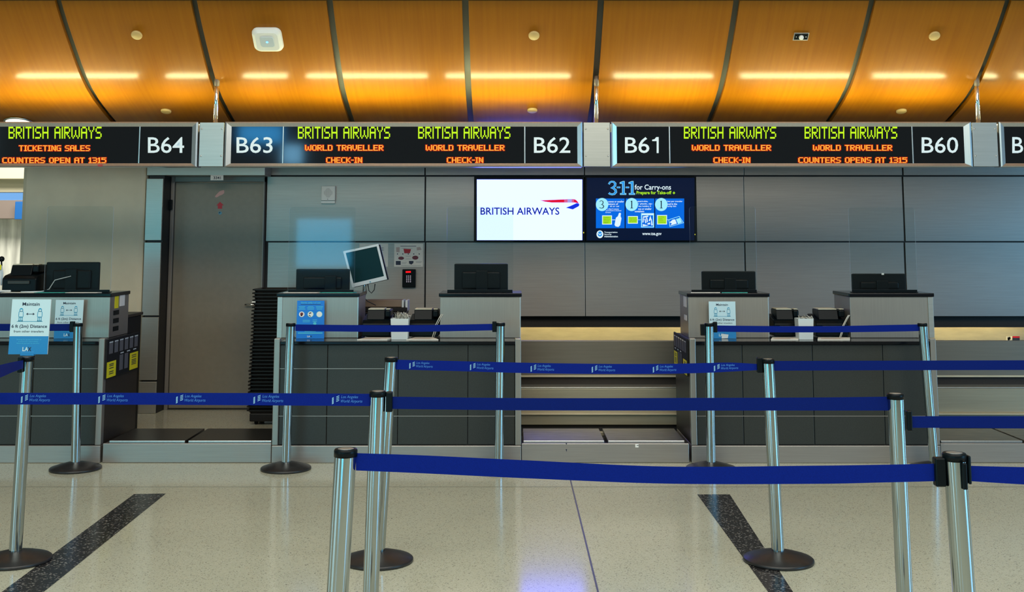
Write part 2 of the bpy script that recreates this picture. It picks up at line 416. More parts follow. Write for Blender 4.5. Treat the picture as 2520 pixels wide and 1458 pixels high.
# ---- back wall: dark backing with steel panels in front of it
XL, XR = RX(655,600,Yw), 7.6
zt = 2.62; zb = RZ(779, Yw)
xconv = -0.35                       # the open conveyor recess starts behind the middle counter
back = MB()
back.box(XL-0.02, XR, Yw+0.035, Yw+0.10, zb, zt)
back.box(XL-0.02, xconv, Yw+0.035, Yw+0.10, 0.0, zb)
wall = tag(back.build('wall_back', 'black_gap'), kind='structure')
def panel(px0, py0, px1, py1, m='steel', x0=None, x1=None, z0=None, z1=None, dy=0.0):
    pm = (py0+py1)/2
    X0 = RX(px0, pm, Yw) if x0 is None else x0; X1 = RX(px1, pm, Yw) if x1 is None else x1
    Z1 = RZ(py0, Yw) if z1 is None else z1; Z0 = RZ(py1, Yw) if z0 is None else z0
    MB().box(X0, X1, Yw+dy, Yw+0.03, Z0, Z1, 0.002).build('wall_panel', m, wall)
# top strip
for a, b in ((656.5,1044.5),(1047.5,1437),(1439.5,1830.5),(1832,2220),(2223.5,3100)): panel(a, 410, b, 431.5, z1=zt)
# upper row
for a, b in ((656,1044.5),(1048,1167),(1714,1831),(1832.2,2222),(2226,3100)): panel(a, 435, b, 594)
# lower row
panel(655, 597, 1044.5, 1007, z0=0.0, x1=RX(1044.5,690,Yw))
panel(1048, 597, 1439.5, 779)
panel(1440.7, 597, 1833, 779)
panel(1836.5, 597, 2227, 779)
panel(2231, 597, 3100, 779)
panel(1048, 779, 1100, 1007, z0=0.0, x1=xconv-0.02)

# ---- column and jamb at the left
Yk = 10.70
cx0, cx1 = RX(50,500,Yk), RX(352,700,Yk)
col = tag(MB().box(cx0, cx1, Yk, Yw+1.2, 0.0, 2.62, 0.05).build('wall_left', 'column'), kind='structure')
MB().box(cx0-0.01, cx1, Yk-0.012, Yk-0.001, 0.0, 0.10, 0.003).build('skirting', 'doorframe', col)
jx0, jx1 = RX(356,600,Yk), RX(397,600,Yk)
jamb = tag(MB().box(jx0+0.015, jx1+0.004, Yk+0.02, Yw+0.10, 0.0, 2.62).build('trim_1', 'black_gap'), kind='structure')
for a, b in ((440,592),(597,777),(781,936),(940,1030)):
    z1, z0 = RZ(a, Yk), RZ(b, Yk)
    if b > 1000: z0 = 0.002
    MB().box(jx0, jx1, Yk-0.01, Yk+0.015, z0, z1, 0.003).build('jamb_panel', 'steel_light', jamb)
MB().box(jx0, RX(655,420,Yk)-0.01, Yk-0.01, Yw-0.01, RZ(432,Yk), 2.62, 0.003).build('header_panel', 'steel_light', jamb)

# ---- door
dx0, dx1 = RX(427,700,Yw), RX(647,700,Yw); dz = RZ(450, Yw)
fr = MB()
fr.box(jx1+0.006, dx0-0.004, Yw-0.06, Yw+0.05, 0.0, dz+0.055, 0.004)
fr.box(dx1+0.004, XL-0.022, Yw-0.06, Yw+0.05, 0.0, dz+0.055, 0.004)
fr.box(dx0-0.004, dx1+0.004, Yw-0.06, Yw+0.05, dz+0.004, dz+0.055, 0.004)
door = tag(thing('door_1', (dx0, Yw, 0), None, None), kind='structure')
fr.build('door_frame', 'doorframe', door)
leaf = MB().box(dx0, dx1, Yw-0.03, Yw+0.02, 0.012, dz, 0.002).build('door_leaf', 'door', door)
MB().box(dx0-0.01, dx1+0.01, Yw-0.05, Yw+0.05, 0.001, 0.011, 0.002).build('threshold', 'black_gap', door)
MB().box(jx1, dx0, Yw-0.0, Yw+0.06, dz+0.056, 2.62).build('transom', 'doorframe', door)
MB().box(jx1+0.006, XL-0.022, Yw-0.05, Yw+0.05, dz+0.056, RZ(434,Yw)+0.05).build('transom_panel', 'doorframe', door)
hz = RZ(749, Yw); hx = RX(636,749,Yw)
h = MB(); h.cyl((hx,Yw-0.03,hz),(hx,Yw-0.085,hz),0.010); h.tube([(hx+0.006,Yw-0.085,hz),(hx-0.11,Yw-0.085,hz)],0.009,10)
h.box(hx-0.022, hx+0.022, Yw-0.038, Yw-0.0305, hz-0.022, hz+0.022, 0.003)
h.build('door_handle', 'rod', leaf)
MB().cyl((hx+0.0,Yw-0.031,hz-0.06),(hx+0.0,Yw-0.040,hz-0.06),0.012).build('door_lock', 'black_plastic', leaf)
x, z = RX(423,505,Yw), RZ(505,Yw)
MB().box(x-0.022, x+0.028, Yw-0.10, Yw-0.062, z-0.048, z+0.048, 0.006).build('door_hinge', 'black_plastic', door)
ya = Yw-0.032
A = Art(wallmap(ya))
A.poly([(541.5,497),(550.5,505.5),(546.5,506),(546.5,514),(536,514),(536,506),(532.5,506)]); A.build('arrow_sticker', 'red', leaf)
A = Art(wallmap(ya))
A.poly([(529,484),(531,481),(535.5,476),(540,471.5),(545,469.5),(551,468),(552,472),(551.5,476),(546,480),(540,482),(536,485),(531.5,486.5)])
A.build('torn_sticker', 'pink', leaf)
A = Art(wallmap(ya)); A.circ(541.5,524.5,4.2); A.build('round_sticker', 'skyblue', leaf)
A = Art(wallmap(ya-0.001)); A.poly([(538,524),(541,521.5),(543,523),(539.5,526)]); A.build('sticker_mark', 'ink', leaf)
Yq = Yk-0.018
t = thing('room_number_plate', atY(533.5,438,Yq), 'small pale plate numbered 3341 above the grey door', 'sign')
x0, x1 = RX(518,438,Yq), RX(549.5,438,Yq); z0, z1 = RZ(444,Yq), RZ(431.5,Yq)
MB().box(x0, x1, Yq, Yq+0.006, z0, z1, 0.001).build('plate', 'white_plastic', t)
A = Art(wallmap(Yq-0.0015)); A.text('3341', 525.5, 434.5, 543.5, 441.5, bold=0.02); A.build('lettering', 'ink', t)

# ---- hall beyond, at far left
Yf = 22.0
far = tag(MB().box(-14.5, -4.5, Yf, Yf+0.2, 0.0, 4.4).build('wall_far', 'white_stone'), kind='structure')
def band(y0, y1, m, name, dy, x0=-14.4, x1=-4.6):
    MB().box(x0, x1, Yf-dy, Yf-0.005, RZ(y1, Yf-dy), RZ(y0, Yf-dy), 0.004).build(name, m, far)
band(300, 440, 'cream', 'bulkhead', 1.2)
band(442, 473, 'cream', 'bulkhead', 0.8)
band(475, 491, 'blue_cove', 'lit_cove', 0.5)
band(493, 538, 'taupe', 'bulkhead', 0.7)
Xb0, Xb1 = RX(36,520,Yf-0.9), RX(70,520,Yf-0.9)
MB().box(Xb0, Xb1, Yf-0.9, Yf-0.72, RZ(540,Yf-0.9), RZ(496,Yf-0.9), 0.01).build('blue_board', 'blue_board', far)
area('far_hall_fill', (-8.5, 18.0, 4.2), (-9.0, 22, 1.0), 5, 1.0, 330, (1.0, 0.95, 0.82))  # unseen light added to brighten the hall beyond

# ---- conveyor recess under the wall
rec = MB()
rx0 = xconv+0.001
rec.box(rx0, XR, Yw+0.62, Yw+0.70, 0.0, 1.2)
rec.box(rx0-0.06, rx0-0.001, Yw+0.105, Yw+0.70, 0.0, 1.2)
rcs = tag(rec.build('wall_recess', 'steel_warm'), kind='structure')
MB().box(rx0, XR, Yw+0.12, Yw+0.15, RZ(806,Yw+0.12), 1.0).build('shade_panel', 'laminate_side', rcs)  # added dark panel standing in for the shadow band and shielding the lamps

# ---- ceiling: curved wood panels with dark reveals
prof = []
for y, off in ((2,1105),(34,1096.5),(61,1087.5),(94,1077),(126,1065),(160,1054),(194,1042),(220,1029),(246,1014),(272,994),(297,972)):
    fw = 8.38*1105.0/off; u = (CY-y)/F*fw
    prof.append((fw*CT-u*ST, EYE+fw*ST+u*CT))
# smooth the profile a little, then carry it back to the wall
for _ in range(2):
    prof = [prof[0]]+[((prof[i-1][0]+2*prof[i][0]+prof[i+1][0])/4, (prof[i-1][1]+2*prof[i][1]+prof[i+1][1])/4) for i in range(1, len(prof)-1)]+[prof[-1]]
ye, ze = prof[-1]; sl = (prof[-1][1]-prof[-2][1])/(prof[-1][0]-prof[-2][0])
k = 0
while ye < Yw+0.05:
    ye += 0.17; sl *= 0.82; ze += sl*0.17; prof.append((ye, ze))
CEIL = prof
def ceil_z(y):
    for (a, b), (c, d) in zip(CEIL, CEIL[1:]):
        if a <= y <= c: return b+(d-b)*(y-a)/(c-a)
    return CEIL[-1][1]
def ceil_n(y):
    e = 0.03; dzdy = (ceil_z(y+e)-ceil_z(y-e))/(2*e)
    return Vector((0, dzdy, -1)).normalized()
def sheet(x0, x1, off, thick, P=None):
    P = P or CEIL; vs = []; fs = []; n = len(P)
    N = []
    for i in range(n):
        a = P[max(i-1,0)]; b = P[min(i+1,n-1)]
        t = Vector((b[0]-a[0], b[1]-a[1])).normalized(); N.append((-t.y, t.x) if t.x > 0 else (t.y, -t.x))
    for i, (y, z) in enumerate(P):
        ny, nz = N[i]
        for x, o in ((x0,off),(x1,off),(x1,off+thick),(x0,off+thick)): vs.append((x, y+ny*o, z+nz*o))
    for i in range(n-1):
        a = i*4; b = a+4
        for q in range(4): r = (q+1) % 4; fs.append((a+q, a+r, b+r, b+q))
    fs.append((0,3,2,1)); e = (n-1)*4; fs.append((e,e+1,e+2,e+3))
    side = [f for f in fs]; m = MB()
    per = {0: [], 1: [], 2: [], 3: []}
    for i in range(n-1):
        for q in range(4): per[q].append(side[i*4+q])
    for q in range(4): m.add(vs, per[q], 0, q in (0, 2))
    m.add(vs, side[-2:], 0, False)
    used = sorted(set(i for f in m.f for i in f)); mp_ = {o: k for k, o in enumerate(used)}
    m.v = [m.v[i] for i in used]; m.f = [[mp_[i] for i in f] for f in m.f]
    return m
ceil = tag(sheet(-7.9, 9.0, 0.07, 0.03).build('ceiling', 'ceiling_dark'), kind='structure')
SEAM0 = 0.655
for k in range(-7, 8):
    xa = SEAM0+k+0.024; xb = SEAM0+k+1-0.024
    o = sheet(xa, xb, 0.0, 0.035).build('ceiling_panel', 'wood', ceil)
# dark front edge above the panels
y0, z0 = CEIL[0]
MB().box(-7.9, 9.0, y0-0.12, y0-0.006, z0+0.012, z0+0.9).build('ceiling_fascia', 'ceiling_dark', ceil)

# ================================================================ CEILING FITTINGS
def on_ceiling(px, py):
    # where the sight line meets the wood
    best = None
    for i in range(3000):
        y = CEIL[0][0]+i*0.001
        pz = atY(px, py, y).z
        if pz >= ceil_z(y)-1e-4 if i == 0 else (pz-ceil_z(y))*(prev) <= 0:
            return Vector((atY(px, py, y).x, y, ceil_z(y)))
        prev = pz-ceil_z(y)
    y = CEIL[0][0]+0.3
    return Vector((atY(px, py, y).x, y, ceil_z(y)))
def frame_at(p):
    n = ceil_n(p.y); x = Vector((1,0,0)); t = n.cross(x)
    Mx = Matrix((( x.x, t.x, n.x, p.x),(x.y, t.y, n.y, p.y),(x.z, t.z, n.z, p.z),(0,0,0,1)))
    return Mx
def place_on_ceiling(o, p):
    o.matrix_world = frame_at(p)
discs = ((337,85,'round tan cover disc on the wood ceiling left of the white access point'),
         (1314,86,'round tan cover disc in the upper part of the central ceiling panel'),
         (2299,87,'round tan cover disc right of the small metal ceiling sensor'),
         (409,272,'low tan cover disc on the ceiling above sign B64'),
         (1310,270,'low cover disc in the blue glow above sign B62'),
         (2218,272,'low tan cover disc on the ceiling above sign B60'))
for px, py, lb in discs:
    p = on_ceiling(px, py)
    m = MB(); m.lathe([(0.0,0.016),(0.036,0.016),(0.041,0.012),(0.042,0.001)], n=32)
    o = m.build('ceiling_cover_disc', 'disc'); place_on_ceiling(o, p)
    tag(o, lb, 'ceiling disc', 'sprinkler cover discs on the ceiling')
# wifi access point
p = on_ceiling(660, 93)
t = thing('wireless_access_point', (0,0,0), 'white rounded wireless access point with a blue light on the wood ceiling', 'access point')
m = MB(); m.box(-0.112, 0.112, -0.112, 0.112, 0.004, 0.030, 0.012, seg=3)
bmx = bmesh.new(); bmesh.ops.create_cube(bmx, size=1)
def rrect(w, h, r, n=6):
    out = []
    for cx_, cy_, a0 in ((w-r,h-r,0),(-(w-r),h-r,90),(-(w-r),-(h-r),180),(w-r,-(h-r),270)):
        for i in range(n+1):
            a = math.radians(a0+90*i/n); out.append((cx_+r*math.cos(a), cy_+r*math.sin(a)))
    return out
bmx.free(); m = MB()
def stackrr(m, layers, mi=0):
    vs = []; fs = []; n = None
    for (w, h, r, z) in layers:
        P = rrect(w, h, r); n = len(P); vs += [(a, b, z) for a, b in P]
    for k in range(len(layers)-1):
        for i in range(n):
            j = (i+1) % n; fs.append((k*n+i, k*n+j, (k+1)*n+j, (k+1)*n+i))
    fs.append(list(range(n))[::-1]); fs.append([(len(layers)-1)*n+i for i in range(n)])
    return m.add(vs, fs, mi, False)
stackrr(m, [(0.108,0.105,0.045,0.002),(0.112,0.108,0.05,0.014),(0.108,0.105,0.05,0.034),(0.085,0.085,0.035,0.048)])
m.build('housing', 'white_plastic', t)
m = MB(); stackrr(m, [(0.052,0.050,0.02,0.0485),(0.050,0.048,0.02,0.051)]); m.build('center_panel', 'grey_plastic', t)
m = MB(); m.lathe([(0.0,0.054),(0.008,0.054),(0.009,0.0515)], n=16); m.build('status_light', 'led_dot_blue', t)
place_on_ceiling(t, p)
# sensor plate
p = on_ceiling(1971, 89)
t = thing('ceiling_sensor', (0,0,0), 'small rectangular metal plate with a white sensor dome on the wood ceiling', 'sensor')
m = MB(); m.box(-0.057, 0.057, -0.036, 0.036, 0.001, 0.006, 0.002); m.build('plate', 'steel_frame', t)
m = MB(); m.box(-0.050, 0.050, -0.027, 0.027, 0.0062, 0.008, 0.0005); m.build('inset', 'black_plastic', t)
m = MB(); m.lathe([(0.018,0.008),(0.018,0.02),(0.012,0.030),(0.0,0.034)], n=20); m.build('dome', 'white_plastic', t)
m = MB()
for s in (-1,1): m.lathe([(0.004,0.008),(0.004,0.010),(0,0.010)], (s*0.037,0,0), 10)
m.build('screws', 'rod', t)
place_on_ceiling(t, p)
# lit downlight behind the left sign
p = on_ceiling(48, 300.5)
t = thing('ceiling_downlight', (0,0,0), 'lit round downlight in the ceiling just above the far left sign', 'ceiling light')
m = MB(); m.lathe([(0.115,0.001),(0.125,0.006),(0.11,0.012),(0.108,0.004)], n=40); m.build('trim_ring', 'steel_frame', t)
m = MB(); m.lathe([(0.0,0.009),(0.106,0.009),(0.107,0.003)], n=40); m.build('diffuser', 'downlight', t)
place_on_ceiling(t, p)

# ================================================================ HANGING SIGNS
SD = 0.13
zs1, zs0 = RZ(300, Ys), RZ(411, Ys)
zi1, zi0 = RZ(311.5, Ys), RZ(402, Ys)
def sx(px): return RX(px, 356, Ys)
sg = wallmap(Ys+0.0105)
def make_sign(px0, px1, in0, in1, dividers, numbers, greens, reds, label):
    X0, X1, I0, I1 = sx(px0), sx(px1), sx(in0), sx(in1)
    t = thing('departure_sign', ((X0+X1)/2, Ys+SD/2, zs0), label, 'sign', 'airline counter signs hanging in a row')
    m = MB(); m.prism([(Ys+0.025,zs0+0.001),(Ys+SD,zs0+0.001),(Ys+SD,zs1-0.006),(Ys+SD-0.006,zs1-0.006),(Ys+SD-0.006,zs1-0.075),(Ys+0.032,zs1-0.075),(Ys+0.032,zs1-0.001),(Ys+0.025,zs1-0.001)], 'x', X0+0.002, X1-0.002); m.build('housing', 'steel_frame', t)
    m = MB()   # mitred bevelled frame
    O = [(X0,zs0),(X1,zs0),(X1,zs1),(X0,zs1)]; I = [(I0,zi0),(I1,zi0),(I1,zi1),(I0,zi1)]
    vs = [(a,Ys+0.010,b) for a,b in O]+[(a,Ys,b) for a,b in O]
    k = 0.25
    mid = [(o[0]+(i[0]-o[0])*k, o[1]+(i[1]-o[1])*k) for o, i in zip(O, I)]
    V = [(a,Ys+0.024,b) for a,b in O]+[(a,Ys+0.002,b) for a,b in O]+[(a,Ys-0.004,b) for a,b in mid]+[(a,Ys+0.011,b) for a,b in I]
    Fs = []
    for r in range(3):
        for i in range(4):
            j = (i+1) % 4; Fs.append((r*4+i, r*4+j, r*4+4+j, r*4+4+i))
    m.add(V, Fs); m.build('frame', 'steel_frame', t)
    dp_ = MB().box(I0, I1, Ys+0.012, Ys+0.022, zi0, zi1).build('display_panel', 'glass_black', t)
    for d in dividers:
        x = sx(d); MB().box(x-0.004, x+0.004, Ys+0.006, Ys+0.0115, zi0, zi1, 0.001).build('divider', 'steel_frame', dp_)
    for s, a, b in numbers:
        A = Art(sg)
        if s == '1': A.poly([(1605,347.5),(1605,344),(1611,342.5),(1615,337.5),(1621,337.5),(1621,377),(1616,377),(1616,347.5)])
        else: A.text(s, a, 337.5, b, 377, bold=0.006)
        A.build('counter_number', 'number_white', dp_)
    for s, a, b in greens:
        A = Art(sg); led(A, s, a, 312, b, 341.5, 0, thin_i=True, xbold=0.0); A.build('led_text', 'led_green', dp_)
    for s, a, b, y0, y1 in reds:
        A = Art(sg); led(A, s, a+1, y0+1, b-1, y1-1, 0, grow=1.0, xbold=0.75)
        A.build('led_glow', 'led_red', dp_)
        A = Art(wallmap(Ys+0.0095)); led(A, s, a+1, y0+1, b-1, y1-1, 0, grow=-0.15, xbold=0.35)
        A.build('led_text', 'led_orange', dp_)
    return t
g = 'BRITISH AIRWAYS'
R2 = (356, 372); R3 = (386.5, 402)
make_sign(-420, 485.5, -405, 471, (342,), (('B64',364,453),), ((g,21,250),),
          (('TICKETING SALES',46,222,357,373),('COUNTERS OPEN AT 1315',5,262,387,402.5)),
          'hanging black sign numbered B64 reading ticketing sales in red LED letters')
make_sign(553, 1433, 568, 1421, (696,1291.5), (('B63',582,671),('B62',1314,1403.5)), ((g,733,960),(g,1029,1256)),
          (('WORLD TRAVELLER',750,944,*R2),('WORLD TRAVELLER',1047,1242,*R2),('CHECK-IN',802,892,*R3),('CHECK-IN',1099,1190,*R3)),
          'hanging black LED sign numbered B63 and B62 reading check-in twice')
make_sign(1505, 2392, 1518, 2374, (1648,2246.5), (('B6',1538,1598),('1',1605,1622),('B60',2268,2358)), ((g,1683,1910),(g,1980,2208)),
          (('WORLD TRAVELLER',1702,1898,*R2),('WORLD TRAVELLER',2000,2196,*R2),('CHECK-IN',1755,1847,*R3),('COUNTERS OPENS AT 1315',1964,2233,*R3)),
          'hanging black LED sign numbered B61 and B60')
make_sign(2461, 3340, 2474, 3326, (2602,), (('B',2491,2518),), (), (), 'black hanging sign cut off at the right edge of the picture')
# red sticker on the left sign's lower frame
A = Art(wallmap(Ys-0.0045)); A.rect(240,405,253,407); A.rect(241,408.5,252,410); A.build('red_tape_mark', 'red', None)
tag(bpy.data.objects['red_tape_mark'], 'tiny red tape mark on the lower frame of sign B64', 'sticker')

def hanger(a, b, rodtop, rodbot, label):
    X0, X1 = sx(a), sx(b)
    t = thing('sign_hanger', ((X0+X1)/2, Ys+0.06, zs0), label, 'sign hanger', 'steel plates and rods between the hanging signs')
    m = MB(); m.box(X0+0.006, X1-0.006, Ys+0.012, Ys+0.064, zs0+0.004, zs1-0.004, 0.002); bp_ = m.build('bracket_plate', 'steel_light', t)
    m = MB()
    for x in (X0, X1-0.006): m.box(x-0.001, x+0.006, Ys+0.03, Ys+0.062, zs0+0.005, zs1-0.005)
    m.build('side_gasket', 'black_gap', t)
    for x in (X0+0.022, X1-0.022):
        for z in (zs0+0.085, zs1-0.055):
            m = MB(); m.cyl((x,Ys+0.0125,z),(x,Ys+0.008,z),0.006,12); m.build('bolt', 'rod', bp_)
    yr = Ys+0.046; xr = atY(rodbot[0], rodbot[1], yr).x; xt = atY(rodtop[0], rodtop[1], yr).x
    zc = ceil_z(yr)+0.02
    m = MB(); m.cyl((xr,yr,zs1-0.004),(xt,yr,zc),0.017,24); m.build('rod', 'rod', t)
    m = MB(); m.cyl((xt,yr,zc-0.055),(xt,yr,zc+0.02),0.020,24); m.build('rod_socket', 'brown_box', t)
hanger(487.5, 551, (534,205), (530.5,299), 'steel plate with a chrome rod between signs B64 and B63')
hanger(1435, 1503.5, (1468,205), (1467,299), 'steel plate with a chrome rod between signs B62 and B61')
hanger(2394, 2459, (2404,212), (2407,299), 'steel plate with a chrome rod right of sign B60')

# fluorescent tubes lying on top of the sign row, lighting the wood above
tubes = [(-330,-10),(30,345),(398,519),(588,714),(744,1060),(1088,1412),(1502,1764),(1815,2108),(2142,2336),(2412,2464),(2500,2800)]
yt = Ys+0.088; zt2 = zs1-0.034
for i, (a, b) in enumerate(tubes):
    sc = 2800/9.25
    xa, xb = (a-1260)/sc, (b-1260)/sc
    t = thing('fluorescent_tube', ((xa+xb)/2, yt, zs1-0.075), 'fluorescent tube lying on top of the hanging signs, glowing up on the wood', 'lamp', 'tubes on top of the sign row')
    m = MB(); m.cyl((xa+0.03,yt,zt2),(xb-0.03,yt,zt2),0.022,16); m.build('tube', 'tube', t)
    for x in (xa+0.005, xb-0.03): MB().box(x, x+0.025, yt-0.018, yt+0.018, zs1-0.0745, zt2+0.018, 0.002).build('lamp_holder', 'white_plastic', t)

# ================================================================ WALL SCREENS
def screen(px0, px1, py0, py1, s0, s1, t0, t1, label, lit):
    Y = Yw-0.055; X0, X1 = RX(px0,(py0+py1)/2,Y), RX(px1,(py0+py1)/2,Y); Z1, Z0 = RZ(py0,Y), RZ(py1,Y)
    t = thing('wall_screen', ((X0+X1)/2, Y, Z0), label, 'screen', 'display screens on the steel wall')
    MB().box(X0, X1, Y, Yw+0.03, Z0, Z1, 0.004).build('bezel', 'black_plastic', t)
    A = Art(wallmap(Y-0.0015)); A.rect(s0, t0, s1, t1); sf = A.build('screen_face', lit, t)
    return sf, Y
t, Y = screen(1168.5, 1438, 434.5, 594.5, 1173.5, 1433, 442, 591.5, 'white lit wall screen showing the airline name and ribbon logo', 'scr_white')
A = Art(wallmap(Y-0.003)); A.text('BRITISH AIRWAYS', 1182.5, 511, 1376.5, 529, bold=0.012); A.build('lettering', 'ba_blue', t)
def cp(L, ox=1160, oy=430, s=8.576): return [(ox+x/s, oy+y/s) for x, y in L]
A = Art(wallmap(Y-0.003))
A.poly(cp([(1450,545),(1960,523),(1960,590),(1700,590),(1560,572)]), 0)
A.poly(cp([(1960,523),(2030,519),(2030,591),(1960,590)]), 1)
A.poly(cp([(2030,519),(2120,517),(2120,591),(2030,591)]), 2)
A.poly(cp([(2120,517),(2165,519),(2165,591),(2120,591)]), 1)
A.poly(cp([(2165,519),(2205,532),(2240,568),(2270,612),(2225,598),(2190,591),(2165,591)]), 0)
A.poly(cp([(2225,602),(2268,614),(2280,640),(2262,670),(2140,735),(1995,698),(2085,666)]), 3)
A.build('ribbon_logo', ['ba_red','ba_pink','ba_lilac','ba_blue2'], t)
A = Art(wallmap(Y-0.0015)); A.circ(1436.3,573,1.3,1.9); A.build('power_light', 'led_dot_yellow', t.parent)

t, Y = screen(1440.5, 1712.5, 434.5, 595, 1444, 1709, 438, 592, 'dark wall screen showing the 3-1-1 for carry-ons notice', 'scr_navy')
wm = wallmap(Y-0.003); wm2 = wallmap(Y-0.0038); wm3 = wallmap(Y-0.0046)
def q(x, y): return (1440+x/8.575, 430+y/8.575)
def Q(L): return [q(*p) for p in L]
k = 1/8.575
A = Art(wm)
three = [(500,205),(520,165),(560,148),(605,155),(635,190),(630,235),(600,265),(545,282),(600,292),(640,325),(648,370),(620,405),(570,418),(520,405),(500,385)]
w3 = [26,24,24,28,38,38,30,18,28,40,42,34,26,26,34]
def ones(A, dx, grow, mi):
    g_ = grow
    A.rect(*q(788+dx-g_,150-g_), *q(825+dx+g_,415+g_), mi)
    A.rect(*q(745+dx-g_,400-g_), *q(858+dx+g_,418+g_), mi)
    A.poly(Q([(738+dx-g_,185+g_),(738+dx-g_,172-g_),(800+dx,146-g_),(825+dx+g_,146-g_),(800+dx,185+g_)]), mi)
for grow, mi, mp in ((9,0,wm),(0,1,wm2)):
    A.m = mp
    A.stroke(Q(three), [(w_+grow*1.4)*k for w_ in w3], mi)
    ones(A, 0, grow, mi); ones(A, 187, grow, mi)
    A.rect(*q(672-grow/2,258-grow/2), *q(738+grow/2,282+grow/2), mi); A.rect(*q(858-grow/2,258-grow/2), *q(925+grow/2,282+grow/2), mi)
A.build('large_numerals', ['scr_cyan','scr_mid'], t)
A = Art(wm); A.text('for Carry-ons', *q(1045,210), *q(1812,352), bold=0.012); A.build('lettering', 'scr_text', t)
A = Art(wm); A.text('Prepare for Take-off', *q(1083,345), *q(1822,436), bold=0.03)
A.poly(Q([(1850,375),(1868,375),(1868,352),(1902,388),(1868,420),(1868,400),(1850,400)])); A.build('lettering', 'scr_lime', t)
for a, b in ((228,832),(856,1458),(1480,2090)):
    A = Art(wm); A.rect(*q(a,505), *q(b,1132)); A.build('blue_tile', 'scr_blue', t)
for cx_ in (358, 983, 1607):
    A = Art(wm2); A.circ(*q(cx_,632), 132*k, 138*k, n=32); A.build('pale_circle', 'scr_cyan', t)
A = Art(wm3)
A.stroke(Q([(308,575),(322,556),(350,552),(376,566),(380,596),(366,622),(335,634),(372,640),(392,668),(380,700),(346,712),(312,702),(306,690)]), [10*k,12*k,12*k,16*k,18*k,16*k,9*k,16*k,20*k,18*k,12*k,12*k,14*k])
for cx_ in (983, 1607):
    A.rect(*q(cx_-10,552), *q(cx_+10,712)); A.rect(*q(cx_-30,704), *q(cx_+30,714)); A.poly(Q([(cx_-30,575),(cx_-5,552),(cx_+8,552),(cx_-6,572)]))
A.build('circle_numerals', 'scr_navy', t)
A = Art(wm2)
def lines(L, x, y, h=36, step=54, wch=21.5, bold=0.02):
    for i, s in enumerate(L):
        if s: A.text(s[0], *q(x+s[1], y+i*step), *q(x+s[1]+wch*len(s[0]), y+i*step+h), bold=bold)
lines([('ounce or smaller',485),('tainers of',485),('id or gel',525)], 0, 550, 38, 52, 21)
lines([('e than 3 ounces',470),('permitted in checked',440),('luggage',430)], 0, 712, 28, 38, 16)
lines([('quart-size,',1105),('r plastic, zip-',1122),('bag holding 3',1128),('nce or smaller',1120),('containers',1046)], 0, 548, 40, 52, 20)
lines([('bag per traveler',1735),('ced in the',1740),('urity bin',1740)], 0, 548, 40, 52, 20)
A.build('lettering', 'scr_text', t)
A = Art(wm2)
for (a, b, c, d) in ((358,862,566,1054),(902,876,1112,1036),(1518,854,1728,1052)): A.rect(*q(a,b), *q(c,d), 0)
A.rect(*q(566,950), *q(640,962), 0); A.rect(*q(1112,950), *q(1190,960), 2); A.rect(*q(1728,950), *q(1790,960), 2)
A.m = wm3
for (a, b, c, d) in ((372,878,550,1040),(914,890,1098,1022),(1532,868,1714,1038)): A.rect(*q(a,b), *q(c,d), 1)
A.build('callout_box', ['scr_text','scr_lime','scr_cyan'], t)
A = Art(wallmap(Y-0.0054))
for x, y, L in ((392,890,('Container','size is a','security','measure')),(936,905,('Bag limits','total volume','per person')),(1562,882,('Holding','items','speeds','screening'))):
    for i, s in enumerate(L): A.text(s, *q(x, y+i*38), *q(x+14*len(s), y+i*38+26), bold=0.015)
A.build('callout_text', 'scr_limedk', t)
A = Art(wm2)
A.poly(Q([(712,815),(735,805),(756,820),(748,878),(766,925),(740,1070),(700,1105),(640,1092),(620,1060),(650,910),(690,880)]))
A.build('bottle_picture', 'scr_text', t)
A = Art(wm2); A.rect(*q(1180,815), *q(1455,1115), 0); A.m = wm3; A.rect(*q(1200,860), *q(1432,1098), 1); A.rect(*q(1198,824), *q(1440,850), 2)
A.m = wallmap(Y-0.0054)
for L in ([(1215,885),(1330,865),(1335,890),(1220,915)],[(1285,905),(1310,905),(1325,1000),(1300,1005)],[(1215,915),(1238,925),(1232,1010),(1208,1015)],[(1250,935),(1272,930),(1292,1020),(1270,1030)],[(1378,865),(1395,935),(1365,985),(1340,975)],[(1390,935),(1405,940),(1428,1070),(1395,1075)],[(1310,1030),(1370,1010),(1375,1050),(1320,1055)],[(1215,1045),(1340,1075),(1215,1092)]):
    A.poly(Q(L), 2)
A.build('bag_picture', ['scr_cyan','scr_blue','scr_text'], t)
A = Art(wm2); A.poly(Q([(1758,950),(1985,875),(2085,1020),(1785,1105)]), 0); A.m = wm3; A.poly(Q([(1770,958),(1980,888),(2068,1015),(1795,1092)]), 1)
A.m = wallmap(Y-0.0054)
A.poly(Q([(1780,1010),(1850,950),(1900,945),(1935,1035),(1800,1075),(1830,1030)]), 2); A.poly(Q([(1915,940),(2000,915),(2045,1010),(1960,1040)]), 0)
A.build('tray_picture', ['scr_cyan','scr_blue','scr_text'], t)
A = Art(wm2); A.circ(*q(312,1260), 72*k, 82*k, 0, 28)
A.m = wm3; A.circ(*q(312,1225), 36*k, 26*k, 1, 16); A.poly(Q([(262,1235),(312,1280),(362,1235),(352,1290),(312,1312),(272,1290)]), 1)
A.build('round_seal', ['scr_text','scr_mid'], t)
A = Art(wm2)
for i, (s, wd) in enumerate((('Transportation',280),('Security',155),('Administration',288))): A.text(s, *q(402,1203+i*42), *q(402+wd,1240+i*42), bold=0.02)
A.text('www.tsa.gov', *q(1205,1222), *q(1612,1300), bold=0.015)
A.build('lettering', 'scr_text', t)
A = Art(wallmap(Y-0.0015)); A.circ(1710.3,577.5,1.0,1.6); A.build('power_light', 'led_dot_yellow', t.parent)

